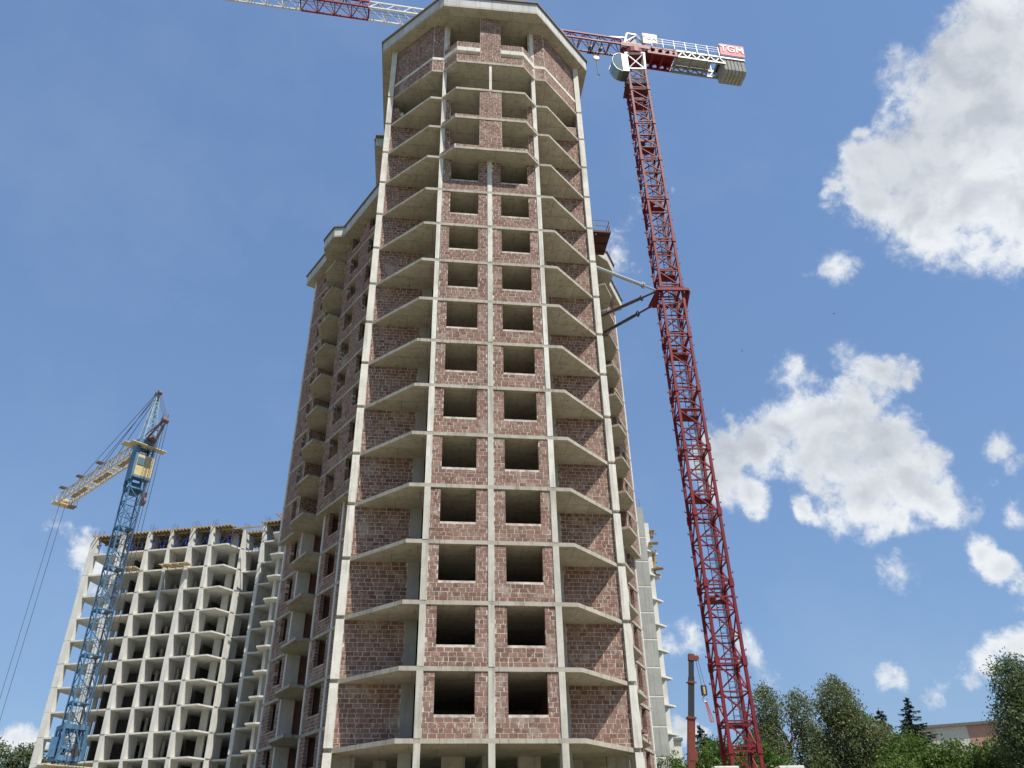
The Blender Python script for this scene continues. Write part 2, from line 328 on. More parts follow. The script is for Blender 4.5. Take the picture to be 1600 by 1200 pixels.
# ------------------------------------------------------------------ ground
GZ = 3.9                                    # level of the building site; the camera stands lower
def ground_z(x, y):
    t = min(1, max(0, (y - 9) / 20)); t = t * t * (3 - 2 * t)
    return GZ * t
g = MB(); xs = [-900, -300, -120] + list(range(-60, 61, 6)) + [120, 300, 900]; ys = [-300, -60, -20] + list(range(-8, 40, 3)) + [60, 90, 130, 200, 400, 1500]
vs = [(x, y, ground_z(x, y) + (rnd.uniform(-.06, .06) if abs(x) < 60 and -8 < y < 40 else 0)) for y in ys for x in xs]; nx = len(xs)
fs = [(j * nx + i, j * nx + i + 1, (j + 1) * nx + i + 1, (j + 1) * nx + i) for j in range(len(ys) - 1) for i in range(nx - 1)]
g.add(vs, fs); tag(g.build('ground', 'soil', smooth=True), kind='structure')

# ------------------------------------------------------------------ the brick and concrete tower
Z0 = 7.093
def Z(k): return Z0 + 3 * k                 # underside of floor slab k
SL = .2
MT0 = Matrix.Translation((-1.19207742, 37.48857618, 0)) @ Matrix.Rotation(R(7.2708), 4, 'Z')
TW = thing('apartment_building', 'tall unfinished red brick and concrete apartment tower with open angular balconies and eight-sided roof', 'building', (-1.19207742, 37.48857618, 0), TH)
BR = []                                     # every brick: (centre, size, angle, weight)
def wall(name, o, d, n, s0, s1, z0, z1, openings=(), thick=.25, top=None, weight=1.0, bw=.39, rows=None, seed=None, bricks=True, mat='mortar', out=.004):
    """masonry wall: mortar bed pieces around the openings with bricks standing proud of it"""
    r = random.Random(seed if seed is not None else int(abs(o[0] * 37 + o[1] * 91 + z0 * 53 + s0 * 17)))
    dl = math.hypot(*d); d = (d[0] / dl, d[1] / dl); nl = math.hypot(*n); n = (n[0] / nl, n[1] / nl)
    ang = math.atan2(d[1], d[0]); mb = MB()
    P = lambda s, nn: (o[0] + d[0] * s + n[0] * nn, o[1] + d[1] * s + n[1] * nn)
    cuts = sorted({s0, s1} | {min(max(q, s0), s1) for op in openings for q in op[:2]})
    for a, b in zip(cuts, cuts[1:]):
        if b - a < 1e-4: continue
        m = (a + b) / 2; zz = z0
        for op in sorted([op for op in openings if op[0] < m < op[1]], key=lambda q: q[2]):
            if op[2] > zz + .01:
                c = P(m, -thick / 2); mb.box((c[0], c[1], (zz + op[2]) / 2), (b - a, thick, op[2] - zz), ang)
            zz = op[3]
        tz = z1 if top is None else min(z1, top(m))
        if top is not None and not openings:
            k = max(1, int((b - a) / .4))
            for i in range(k):
                q0 = a + (b - a) * i / k; q1 = a + (b - a) * (i + 1) / k; tz = min(z1, top((q0 + q1) / 2))
                if tz > zz + .02: c = P((q0 + q1) / 2, -thick / 2); mb.box((c[0], c[1], (zz + tz) / 2), (q1 - q0, thick, tz - zz), ang)
        elif tz > zz + .01:
            c = P(m, -thick / 2); mb.box((c[0], c[1], (zz + tz) / 2), (b - a, thick, tz - zz), ang)
    if mb.v: mb.build(name, mat, TW)
    if not bricks: return
    nr = rows or max(1, round((z1 - z0) / .2155)); rh = (z1 - z0) / nr
    for i in range(nr):
        za = z0 + i * rh + .012 + r.uniform(-.003, .003); zb = z0 + (i + 1) * rh - .012; zm = (za + zb) / 2
        ivs = [(s0, s1, False, False)]
        for op in openings:
            if op[2] - .03 < zm < op[3] + .03:
                nv = []
                for (a, b, ea, eb) in ivs:
                    if op[1] <= a or op[0] >= b: nv.append((a, b, ea, eb)); continue
                    if op[0] > a: nv.append((a, op[0], ea, True))
                    if op[1] < b: nv.append((op[1], b, True, eb))
                ivs = nv
        off = (i % 2) * bw / 2 + r.uniform(-.06, .06)
        for (a, b, ea, eb) in ivs:
            s = math.floor((a - off) / bw) * bw + off; lf = 1
            while s < b:
                p = max(s + r.uniform(.008, .021), a + (0 if ea else r.uniform(.008, .045))); q = min(s + bw * lf - r.uniform(.008, .021), b - (0 if eb else r.uniform(.008, .045)))
                if q - p > .05 and (top is None or zm < top((p + q) / 2)):
                    deep = (ea and p - a < .03) or (eb and b - q < .03)
                    if ea and p - a < .03: p = a - .008
                    if eb and b - q < .03: q = b + .008
                    pr = out + r.uniform(-.002, .005); dp = (thick - .02 if deep else .06)
                    c = P((p + q) / 2, pr - dp / 2)
                    jz = r.uniform(-.004, .004)
                    BR.append(((c[0], c[1], zm + jz), (q - p, dp, zb - za), ang + r.uniform(-.004, .004), weight))
                s += bw * lf; lf = r.choice((1, 1, 1, 1, 1, .93, 1.05, .55))
def rough_edge(poly, amp=.012, step=.8):
    out = []
    for a, b in zip(poly, poly[1:] + poly[:1]):
        L_ = math.hypot(b[0] - a[0], b[1] - a[1]); n = max(1, int(L_ / step)) if L_ < 14.5 else 1; out.append(a)
        nx_, ny_ = -(b[1] - a[1]) / L_, (b[0] - a[0]) / L_
        for i in range(1, n):
            j = rnd.uniform(-amp, amp); t = i / n
            out.append((a[0] + (b[0] - a[0]) * t + nx_ * j, a[1] + (b[1] - a[1]) * t + ny_ * j))
    return out
def slab(poly, z, mat='concrete', th=SL):
    poly = rough_edge(list(poly)); th += 0
    return MB().prism(poly, z, z + th).build('floor_slab', mat, TW)

ins = .33                                    # width of the visible corner piers
# --- floor slabs of the front part
for k in range(0, 16):
    if k < 12: front = [(-4.16, 0), (4.16, 0)]
    else: front = [(-4.16, 0), (-3.37, 0), (-2.42, -1.0), (2.42, -1.0), (3.37, 0), (4.16, 0)]
    slab([(-7.36, 2.95), (-6.97, 2.75)] + front + [(6.97, 2.75), (7.36, 2.95), (7.36, 12.3), (-7.36, 12.3)], Z(k))
# --- piers: three in front, two at the corners, one behind each balcony
for k in range(-1, 15):
    za = Z(k) + SL if k >= 0 else GZ - .3; zb = Z(k + 1)
    j = lambda: rnd.uniform(-.008, .008)
    w = .30 if k < 6 else .27
    for u0, u1 in ((-3.36, -3.36 + w), (3.36 - w, 3.36)):
        MB().bx(u0 + j(), u1 + j(), -.012, .42, za, zb).build('pier', 'concrete_weathered' if k < 4 else 'concrete_pale', TW)
    if k < 12: MB().bx(-.145 + j(), .145 + j(), -.010, .42, za, zb).build('pier', 'concrete_weathered' if k < 9 else 'concrete_pale', TW)
    for sgn in (-1, 1):
        MB().bx(sgn * 6.97, sgn * (7.36 + j()), 2.62, 3.3, za, zb).build('pier', 'concrete_pale', TW)
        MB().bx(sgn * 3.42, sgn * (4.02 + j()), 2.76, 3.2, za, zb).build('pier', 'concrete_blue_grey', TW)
MB().bx(-.09, .09, -.93, -.80, Z(14) + SL, Z(15)).build('pier', 'concrete_pale', TW)
for sgn in (-1, 1):                          # the tall last storey
    MB().bx(sgn * 6.97, sgn * 7.36, 2.62, 3.3, Z(15) + SL, 57.53).build('pier', 'concrete_pale', TW)
    MB().bx(sgn * 3.08, sgn * 3.36, -.012, .42, Z(15) + SL, 57.53).build('pier', 'concrete_pale', TW)
# --- front brick panels with window openings
for k in range(0, 12):
    a, b = Z(k) + SL, Z(k + 1)
    for s0, s1, w0, w1 in ((-3.06, -.145, -2.55, -.735), (.145, 3.06, .735, 2.55)):
        wall('brick_panel', (0, .045), (1, 0), (0, -1), s0, s1, a, b, [(w0, w1, Z(k) + 1.17, b)], weight=2, seed=k * 7 + int(s0 * 3) + 50)
# --- balcony back walls
for k in range(0, 14):
    a, b = Z(k) + SL, Z(k + 1)
    wall('brick_panel', (0, 2.80), (1, 0), (0, -1), -6.97, -4.02, a, b, weight=1.5, seed=k + 200)
    wall('brick_panel', (0, 2.80), (1, 0), (0, -1), 4.02, 6.97, a, b, weight=1.5, seed=k + 300)
wall('brick_panel', (0, 2.80), (1, 0), (0, -1), -6.97, -4.02, Z(14) + SL, Z(15), top=lambda s: Z(14) + SL + max(0, 1.9 - 1.1 * math.floor((s + 6.97) / .39) * .39), weight=1.2)
wall('brick_panel', (0, 2.80), (1, 0), (0, -1), 4.02, 6.97, Z(14) + SL, Z(15), top=lambda s: Z(14) + SL + (1.35 if s > 5.2 else .5), weight=1.2)
# --- protruding bays of storeys 12 and 13: one course on the slab edge, a wide brick pier, brick jambs
def bay_edge(z0, z1, top_only=False, weight=1.6):
    wall('brick_panel', (0, -.97), (1, 0), (0, -1), -2.40, 2.40, z0, z1, [(-.75, .75, z0 - 1, z1 + 1)] if not top_only else [], thick=.24, rows=max(1, round((z1 - z0) / .215)), weight=weight)
    for sg in (-1, 1):
        wall('brick_panel', (sg * 2.42, -.965), (sg * .689, .725), (sg * .725, -.689), .02, 1.28, z0, z1, thick=.24, rows=max(1, round((z1 - z0) / .215)), weight=weight)
for k in (12, 13):
    a, b = Z(k) + SL, Z(k + 1)
    bay_edge(a, a + .22)
    wall('brick_pier', (0, -.96), (1, 0), (0, -1), -.75, .75, a, b, thick=.40, weight=1.6, seed=k)
    for sg in (-1, 1):
        s = sorted((sg * 2.98, sg * 3.08)); 
        wall('brick_panel', (sg * 3.06, .0), (-sg * .42, .9), (-sg * .9, -.42) if False else (-sg, 0), .0, 1.6, a, b, thick=.2, weight=1.2, seed=k + 4)
        wall('brick_panel', (0, .06), (1, 0), (0, -1), *sorted((sg * 2.72, sg * 3.08)), a, b, weight=1.2, seed=k + 9)
# --- last storey: parapet, slot, ring beam, short parapet, piers, chamfered side walls
zt, zc = Z(15) + SL, 57.53
bay_edge(zt, zt + .72)
wall('brick_pier', (0, -.96), (1, 0), (0, -1), -.75, .75, zt, zc, thick=.45, weight=1.6, seed=77)
ring = [(-3.37, 0), (-2.42, -1.0), (2.42, -1.0), (3.37, 0)]
inner = [(3.2, .25), (2.3, -.72), (-2.3, -.72), (-3.2, .25)]
for sg in (-1, 1):
    MB().prism([(sg * 3.37, 0), (sg * 2.42, -1.0), (sg * .75, -1.0), (sg * .75, -.72), (sg * 2.3, -.72), (sg * 3.2, .25)], 53.44, 53.86).build('ring_beam', 'concrete_pale', TW)
bay_edge(53.86, 54.5)
for sg in (-1, 1):
    wall('brick_panel', (0, .06), (1, 0), (0, -1), *sorted((sg * 2.95, sg * 3.08)), zt, zc, weight=1.2, bw=.26)
    wall('brick_panel', (sg * 2.95, .05), (0, 1), (-sg, 0), 0, 2.0, zt, zc, thick=.15, weight=1.2)
    # short front return and chamfered wall standing on the slab edge
    for (p0, p1, zz0, zz1) in ((zt, 53.44, 0, 0), (53.72, zc, 0, 0)):
        s = sorted((sg * 3.36, sg * 4.14))
        wall('brick_panel', (0, .01), (1, 0), (0, -1), s[0], s[1], p0, p1, weight=1.5)
        wall('brick_panel', (sg * 4.16, .012), (sg * .714, .70), (sg * .70, -.714), .02, 3.9, p0, p1, weight=1.5)
    MB().prism([(sg * 3.36, -.015), (sg * 4.165, -.015), (sg * 6.99, 2.74), (sg * 6.8, 2.95), (sg * 4.0, .25), (sg * 3.36, .25)], 53.44, 53.72).build('ring_beam', 'concrete_pale', TW)
# --- walls inside that close the rooms
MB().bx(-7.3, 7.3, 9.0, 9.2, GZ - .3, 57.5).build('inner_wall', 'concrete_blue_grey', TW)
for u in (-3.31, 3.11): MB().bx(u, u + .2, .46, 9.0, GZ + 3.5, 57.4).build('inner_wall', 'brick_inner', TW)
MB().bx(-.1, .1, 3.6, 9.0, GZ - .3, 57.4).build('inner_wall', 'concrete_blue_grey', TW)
for sg in (-1, 1): MB().bx(sg * 7.10, sg * 7.34, 3.31, 12.2, GZ + 3.5, 57.45).build('side_wall', 'brick_inner', TW)
for sg in (-1, 1): MB().bx(sg * 3.2, sg * 7.1, 3.0, 3.15, Z(15) + SL, 57.4).build('inner_wall', 'brick_inner', TW)
for u in (-5.2, 0.0, 4.4): MB().bx(u, u + .6, 5.2, 5.6, GZ - .3, Z(0)).build('pier', 'concrete', TW)
for u in (-7.1, -2.0, 1.6, 5.9): MB().bx(u, u + 1.1, 3.9, 4.1, GZ - .3, Z(0)).build('inner_wall', 'concrete', TW)
# --- roof overhang
can = [(-9.0, 18), (-9.0, 12.5), (-8.15, 12.5), (-8.15, 2.75), (-3.52, -1.72), (3.46, -1.78), (8.15, 2.75), (8.15, 12.5), (9.0, 12.5), (9.0, 18)]
MB().prism(can, 57.53, 57.75).build('roof_slab', 'concrete', TW)
def fascia(pts, z0, z1, cx, cy, th=.18, mat='cornice', trim=True, close=False):
    for i in range(len(pts) - 1):
        a = Vector((*pts[i], 0)); b = Vector((*pts[i + 1], 0)); d = (b - a).normalized(); nn = Vector((-d.y, d.x, 0))
        if nn.dot(Vector((cx, cy, 0)) - a) < 0: nn = -nn
        MB().prism([(a - nn * .0)[:2], (b - nn * .0)[:2], (b + nn * th + d * -.05)[:2], (a + nn * th + d * .05)[:2]], z0, z1).build('cornice_panel', mat, TW)
        if trim:
            e = .13
            MB().prism([(a - nn * e - d * .06)[:2], (b - nn * e + d * .06)[:2], (b + nn * .5)[:2], (a + nn * .5)[:2]], z1, z1 + .14).build('roof_edge_trim', 'roof_trim', TW)
fascia(can, 57.75, 58.72, 0, 8)
MB().prism([(-8, 2.85), (-3.45, -1.55), (3.4, -1.6), (8, 2.85), (8, 17.5), (-8, 17.5)], 58.3, 58.5).build('roof_slab', 'concrete', TW)
MB().bx(-7.3, 7.3, 12.31, 17.9, 50, 57.5).build('inner_wall', 'brick_inner', TW)

# --- wings, mirrored left and right
def wing(sg):
    ds = 1.05 if sg > 0 else 0
    q = lambda s: s + ds if s > 5.05 else s
    PW0 = lambda s, n: (sg * (8.28 + .5 * s + .866 * n), 13.73 + .866 * s - .5 * n)
    PW = lambda s, n: PW0(q(s), n)
    d = (sg * .5, .866); nrm = (sg * .866, -.5)
    poly = lambda pts: [PW(*p) for p in pts]
    org = lambda n: PW(0, n)
    def wing_wall(o, dd, nn, s0, s1, z0, z1, ops=(), **kw): wall('brick_panel', o, dd, nn, q(s0), q(s1), z0, z1, [(q(a), q(b), c, e) for a, b, c, e in ops], **kw)
    vis0 = -1.6
    for k in range(0, 15):
        up_ = k >= 6
        nf = 0 if up_ else -.5
        if up_: pts = [(-3, 0), (5.62, 0), (5.62, 1.0), (7.75, .98), (9.25, .12), (9.25, 0), (12.5, 0), (12.5, -9), (-3, -9)]
        else: pts = [(-3, -.5), (5.15, -.5), (5.15, .55), (7.85, .42), (9.15, -.4), (9.15, -.5), (12.3, -.5), (12.3, -9), (-3, -9)]
        if k == 0: pts = [(-3, -.5), (12.3, -.5), (12.3, -9), (-3, -9)]
        slab(poly(pts), Z(k))
    for k in range(-1, 14):
        a = Z(k) + SL if k >= 0 else GZ - .3; b = Z(k + 1)
        up_ = k >= 6
        if k == 13: b = Z(14)
        if up_:
            wing_wall(org(-.03), d, nrm, vis0, 5.6, a, b, [(.12, 1.38, Z(k) + 1.12, b), (3.1, 4.6, Z(k) + 1.12, b)], weight=.5, seed=k + 400 * sg + 900)
            wing_wall(org(-.03), d, nrm, 9.25, 12.2, a, b, [(9.7, 10.5, Z(k) + .9, b)], weight=.3, seed=k + 3)
            MB().prism(poly([(12.2, .02), (12.5, .02), (12.5, -.6), (12.2, -.6)]), a, b).build('pier', 'concrete_frame', TW)
            # loggia: brick return, concrete pier, dark back
            wall('brick_panel', PW(9.2, -.06), (-nrm[0], -nrm[1]), (-d[0], -d[1]), 0, 2.3, a, b, thick=.2, weight=.3, seed=k + 11)
            MB().prism(poly([(6.9, -2.0), (7.15, -2.0), (7.15, -2.3), (6.9, -2.3)]), a, b).build('pier', 'concrete', TW)
            wing_wall(PW(0, -2.3), d, nrm, 5.6, 9.2, a, b, [(7.2, 8.1, a, a + 2.1)], thick=.2, weight=.3, seed=k + 12)
        else:
            for s_ in (1.95, 5.0):
                MB().prism(poly([(s_, -.5), (s_ + .24, -.5), (s_ + .24, -.9), (s_, -.9)]), a, b).build('pier', 'concrete_frame', TW)
            ops = lambda w0, w1: [(w0, w1, a + .92, b)]
            wing_wall(org(-.56), d, nrm, vis0, 1.95, a, b, weight=.5, seed=k + 500)
            wing_wall(org(-.56), d, nrm, 2.19, 5.0, a, b, ops(2.75, 4.35), weight=.5, seed=k + 501)
            MB().prism(poly([(8.9, -.5), (9.12, -.5), (9.12, -1.5), (8.9, -1.5)]), a, b).build('pier', 'concrete_frame', TW)
            wing_wall(org(-.56), d, nrm, 9.15, 12.0, a, b, ops(9.8, 10.95), weight=.3, seed=k + 502)
            MB().prism(poly([(12.0, -.48), (12.3, -.48), (12.3, -.9), (12.0, -.9)]), a, b).build('pier', 'concrete_frame', TW)
            wing_wall(PW(0, -2.1), d, nrm, 5.2, 8.9, a, b, [(7.3, 8.2, a, a + 2.1)], thick=.2, weight=.3, seed=k + 503)
    # last, lower storey under the wing roof
    a = Z(14) + SL; zr = 51.65
    wing_wall(org(-.03), d, nrm, vis0, 5.6, a, zr, [(.3, 1.5, a + .75, zr), (3.2, 4.75, a + .75, zr)], weight=.5, seed=31)
    wing_wall(org(-.03), d, nrm, 9.25, 12.2, a, zr, [(9.7, 10.5, a + .75, zr)], weight=.3, seed=32)
    wing_wall(PW(0, -2.3), d, nrm, 5.6, 9.2, a, zr, [(7.2, 8.1, a, a + 2.1)], thick=.2, weight=.3, seed=33)
    MB().prism(poly([(12.2, .02), (12.5, .02), (12.5, -.6), (12.2, -.6)]), a, zr).build('pier', 'concrete_frame', TW)
    MB().prism(poly([(-2.6, -5), (12.3, -5), (12.3, -5.2), (-2.6, -5.2)]), GZ, zr).build('inner_wall', 'brick_inner', TW)
    for s_ in (1.6, 5.25, 9.3): MB().prism(poly([(s_, -.95), (s_ + .2, -.95), (s_ + .2, -5), (s_, -5)]), GZ, zr).build('inner_wall', 'brick_inner', TW)
    MB().prism(poly([(11.9, -.91), (12.1, -.91), (12.1, -8.9), (11.9, -8.9)]), GZ, zr).build('end_wall', 'brick_inner', TW)
    outl = [(-3.2, .78), (4.96, .78), (5.55, 1.48), (7.6, 1.5), (8.9, .62), (13.3, .62), (13.3, -1.6)]
    MB().prism(poly([(-3.2, -8.5)] + outl + [(13.3, -8.5)]), 51.65, 51.85).build('roof_slab', 'concrete', TW)
    cx, cy = PW(5, -5)
    fascia(poly(outl), 51.85, 52.72, cx, cy)
    MB().prism(poly([(-3.2, -8.5), (-3.2, .6), (13.1, .4), (13.1, -8.5)]), 52.3, 52.5).build('roof_slab', 'concrete', TW)
wing(-1); wing(1)

# --- bricks: the 300 that show largest are objects, the rest one mesh
cam_t = Vector((-3.56, -37.34, 1.6))
front = [i for i, b in enumerate(BR) if b[3] >= 1.5]
def shows(i):
    c, s, a, w = BR[i]; dist = (Vector(c) - cam_t).length
    return -(s[0] * s[2]) / dist ** 2 * (0.2 if s[1] > .2 else 1)
front.sort(key=shows); pick = set(front[:300])
unit = MB().box((0, 0, 0), (1, 1, 1)).build('brick', 'brick', TW); first = True
for i in pick:
    c, s, a, w = BR[i]
    o = unit if first else unit.copy()
    if not first: COL.objects.link(o); o.parent = TW
    first = False
    o.location = c; o.rotation_euler = (0, 0, a); o.scale = s
rest = MB()
for i, (c, s, a, w) in enumerate(BR):
    if i not in pick: rest.box(c, s, a)
m = rest.mesh('bricks', 'brick'); o = bpy.data.objects.new('bricks', m); COL.objects.link(o); o.parent = TW; tag(o, kind='stuff')
print('bricks', len(BR))

# --- rusty landing platform on the right flank of the tower (a thing of its own, hung on the facade)
pf = thing('landing_platform', 'small dark red loading platform with railing on the right flank of the tower', 'platform', tuple(TW.matrix_basis @ Vector((8.9, 8.6, 44.4))), TH)
MB().bx(-1.5, 1.15, -1.3, 1.3, 0, .18).build('deck', 'platform_rust', pf)
r_ = MB()
for y in (-.9, 0, .9): r_.bx(-1.5, 1.1, y - .06, y + .06, -.14, -.002)
r_.bx(-.1, .02, -1.25, 1.25, -.26, -.142); r_.build('joist_frame', 'platform_rust', pf)
rl = MB()
for (x, y) in ((-1.4, -1.27), (-.1, -1.27), (1.12, -1.27), (1.12, -.4), (1.12, .4), (1.12, 1.27)): rl.beam((x, y, .182), (x, y, 1.25), .05)
for z in (.7, 1.25): rl.beam((-1.5, -1.27, z), (1.12, -1.27, z), .045); rl.beam((1.12, -1.27, z), (1.12, 1.27, z), .045)
rl.build('railing', 'dark_steel', pf)

bp = thing('brick_pile', 'small untidy pile of loose hollow bricks on a lower balcony of the right wing', 'brick pile', tuple(MT0 @ Vector((8.28 + .5 * 7.6 - .866 * .05, 13.73 + .866 * 7.6 + .5 * .05, Z(1) + SL))), TH)
b0_ = None
for i in range(26):
    if b0_ is None: b0_ = MB().box((0, 0, 0), (.38, .24, .19)).build('brick', 'brick', bp); o = b0_
    else: o = copy_part(b0_, bp)
    lv = i // 9
    o.location = (rnd.uniform(-.6, .6) * (1 - lv * .2), rnd.uniform(-.45, .45) * (1 - lv * .2), .1 + lv * .2); o.rotation_euler = (rnd.uniform(-.15, .15) * lv, rnd.uniform(-.15, .15) * lv, rnd.uniform(0, 3))

# ------------------------------------------------------------------ lattice helper
def lattice_panels(mb, corners, z0, h, n, leg, br, faces=(0, 1, 2, 3), zig='N', horiz=True):
    for (x, y) in corners: mb.box((x, y, z0 + n * h / 2), (leg, leg, n * h))
    for i in range(n):
        za, zb = z0 + i * h, z0 + (i + 1) * h
        for f in faces:
            a = corners[f]; b = corners[(f + 1) % 4]
            if horiz: mb.beam((*a, za), (*b, za), br)
            if zig == 'N' or (zig == 'Z' and i % 2 == 0): mb.beam((*a, zb), (*b, za), br)
            elif zig == 'Z': mb.beam((*a, za), (*b, zb), br)
            elif zig == 'K':
                m = ((a[0] + b[0]) / 2, (a[1] + b[1]) / 2, (za + zb) / 2)
                mb.beam((*a, za), (*b, zb), br); mb.beam((*a, zb), (*b, za), br)

# ------------------------------------------------------------------ red tower crane
RCX, RCY = 11.87, 47.1
RC = thing('tower_crane', 'tall dark red tower crane with red and white jib, tied to the brick tower', 'crane', (RCX, RCY, GZ), R(2.5))
hw = .77
cn = [(-hw, -hw), (hw, -hw), (hw, hw), (-hw, hw)]
def section(n, name='mast_section'):
    mb = MB()
    for (x, y) in cn: mb.box((x, y, n * .75), (.17, .17, n * 1.5))
    for i in range(n):
        za, zb = i * 1.5, (i + 1) * 1.5
        for f in range(4):
            a = cn[f]; b = cn[(f + 1) % 4]
            mb.beam((*a, za + .04), (*b, za + .04), .075)
            if f % 2 == 0: mb.beam((*a, zb - .05), (*b, za + .08), .08)
            elif i % 2 == 0: mb.beam((*a, za + .05), (*b, zb - .05), .07)
            else: mb.beam((*a, zb - .05), (*b, za + .05), .07)
        for (x, y) in cn:                      # climbing lugs
            s_ = 1 if x > 0 else -1
            mb.box((x + s_ * .15, y, za + .75), (.12, .05, .05)); mb.box((x + s_ * .2, y, za + .79), (.04, .05, .1))
    for (x, y) in cn:
        mb.box((x, y, .16), (.25, .25, .5))
    for f in range(4):
        a = cn[f]; b = cn[(f + 1) % 4]; mb.beam((*a, .28), (*b, .28), .09)
    # ladder
    for x in (-.05, .3): mb.beam((x, .1, 0), (x, .1, n * 1.5), .035)
    for i in range(n * 5): mb.beam((-.05, .1, i * .3 + .15), (.3, .1, i * .3 + .15), .022)
    for i in range(n * 2):
        z = i * .75 + .3
        pts = [(.3, .1, z), (.42, -.25, z), (.12, -.5, z), (-.18, -.25, z), (-.05, .1, z)]
        for p, q in zip(pts, pts[1:]): mb.beam(p, q, .02)
    return mb.build(name, 'crane_red', RC)
zb0 = 7.72 - 4.5 - GZ + 0.0
s0_ = section(3); s0_.location = (0, 0, zb0)
for i in range(1, 13): copy_part(s0_, RC, (0, 0, zb0 + 4.5 * i))
s2 = section(2); s2.location = (0, 0, zb0 + 58.5)
plat = MB().bx(-.7, .72, -.05, .72, 0, .06).bx(-.7, -.2, -.7, -.05, 0, .06).bx(-.74, .74, -.76, -.70, -.03, .09).build('rest_platform', 'crane_red', RC)
for i, zz in enumerate((8.99 + 1.6 - 1.5, 16.0, 22.5, 28.6, 33.6, 40.9, 48, 55, 60.5)):
    if i == 0: plat.location = (0, 0, zz - GZ)
    else: copy_part(plat, RC, (0, 0, zz - GZ + .02))
# cable beside the ladder
MB().tube((.45, .35, 0), (.45, .35, 60), .03, n=5).tube((.52, .35, 0), (.52, .35, 60), .02, n=5).build('power_cable', 'dark_steel', RC)
# base: cross frame and ballast blocks
MB().box((0, 0, .4), (6.5, .5, .5), R(45)).box((0, 0, .42), (.5, 6.5, .5), R(45)).build('base_frame', 'crane_red', RC)
for (bx_, by_) in ((-1.55, -1.35), (1.85, -1.15), (-1.55, 1.45), (1.85, 1.45)):
    for q in range(4):
        MB().box((bx_, by_, .4 + .72 * q + .06), (1.28, 2.0, .7)).build('ballast_block', 'concrete_frame', RC, bevel=.03)
# tie collar and three struts to the tower
zc_ = 37.2 + 1.6 - GZ
cl = MB()
for y in (-1.0, 1.0): cl.box((0.03, y, 0), (2.35, .17, .24))
for x in (-1.0, 1.1): cl.box((x, 0, 0), (.2, 2.0, .24))
cl.beam((-1.1, -1.0, -.1), (-1.35, 1.0, -.1), .2); cl.beam((1.2, -1.0, -.1), (1.1, .9, -1.2), .16)
o_ = cl.build('tie_collar', 'crane_red', RC); o_.location = (0, 0, zc_)
Minv = (Matrix.Translation((RCX, RCY, GZ)) @ Matrix.Rotation(R(2.5), 4, 'Z')).inverted()
MT = Matrix.Translation((-1.19207742, 37.48857618, 0)) @ Matrix.Rotation(TH, 4, 'Z')
for (jx, jy), (tu, tv), mt in (((10.75, 46.2), (7.34, 4.75), 'strut_pale'), ((10.75, 46.3), (7.34, 12.6), 'strut_dark'), ((10.6, 48.1), (8.75, 14.5), 'strut_dark')):
    A_ = Minv @ Vector((jx, jy, 38.8)); B_ = Minv @ (MT @ Vector((tu, tv, 38.8)))
    d_ = B_ - A_; q = A_ + d_ * (1.25 / d_.length)
    MB().tube(A_, q, .075).tube(q, B_, .125).tube(q - d_.normalized() * .06, q + d_.normalized() * .06, .2).box(q + Vector((0, 0, .0)), (.1, .1, .55)).build('tie_strut', mt, RC)
# pale top section, slewing ring
zt_ = 64.6 - GZ
mb = MB()
hw2 = .86
c2 = [(-hw2, -hw2), (hw2, -hw2), (hw2, hw2), (-hw2, hw2)]
for (x, y), (x2, y2) in zip(cn, c2): mb.beam((x, y, zt_ - .1), (x2, y2, zt_ + 2.2), .2)
for f in range(4):
    a, b = c2[f], c2[(f + 1) % 4]; a1, b1 = cn[f], cn[(f + 1) % 4]
    mb.beam((*a, zt_ + 2.15), (*b, zt_ + 2.15), .16); mb.beam((*a1, zt_), (*b1, zt_), .16)
    mb.beam((*a1, zt_), (*b, zt_ + 2.15), .08); mb.beam((*b1, zt_), (*a, zt_ + 2.15), .08)
mb.build('top_section', 'crane_white', RC)
MB().tube((0, 0, zt_ + 2.2), (0, 0, zt_ + 2.75), 1.15, n=20).tube((0, 0, zt_ + 2.75), (0, 0, zt_ + 3.1), 1.0, n=20).build('slewing_ring', 'crane_red', RC)
MB().bx(-1.15, 1.0, -.65, 1.0, zt_ - 1.85, zt_ - 1.8).build('top_platform', 'platform_rust', RC)
# rotating part in its own direction
JA = math.atan2(-.181, -.9835)
ja = JA - R(2.5)
jx_, jy_ = (math.cos(ja), math.sin(ja)), (-math.sin(ja), math.cos(ja))
JZ = 68.2 - GZ
def J(a, b, z): return (jx_[0] * a + jy_[0] * b, jx_[1] * a + jy_[1] * b, JZ + z)
# with this direction +b points away from the camera's side? b>0 is nearer the tower side
def jib_section(a0, a1, mat, bays=4, w=.62, h=1.75, name='jib_section'):
    mb = MB()
    mb.beam(J(a0, -w, 0), J(a1, -w, 0), .14); mb.beam(J(a0, w, 0), J(a1, w, 0), .14); mb.beam(J(a0, 0, h), J(a1, 0, h), .15)
    L_ = (a1 - a0) / bays
    for i in range(bays):
        p, q, m_ = a0 + i * L_, a0 + (i + 1) * L_, a0 + (i + .5) * L_
        for s_ in (-w, w):
            mb.beam(J(p, s_, 0), J(m_, 0, h), .07); mb.beam(J(m_, 0, h), J(q, s_, 0), .07)
        mb.beam(J(p, -w, 0), J(p, w, 0), .08); mb.beam(J(p, -w, 0), J(q, w, 0), .055)
    mb.beam(J(a1, -w, 0), J(a1, w, 0), .08)
    for s_ in (-w, w): mb.beam(J(a0, s_, 0), J(a0, 0, h), .10)
    return mb.build(name, mat, RC)
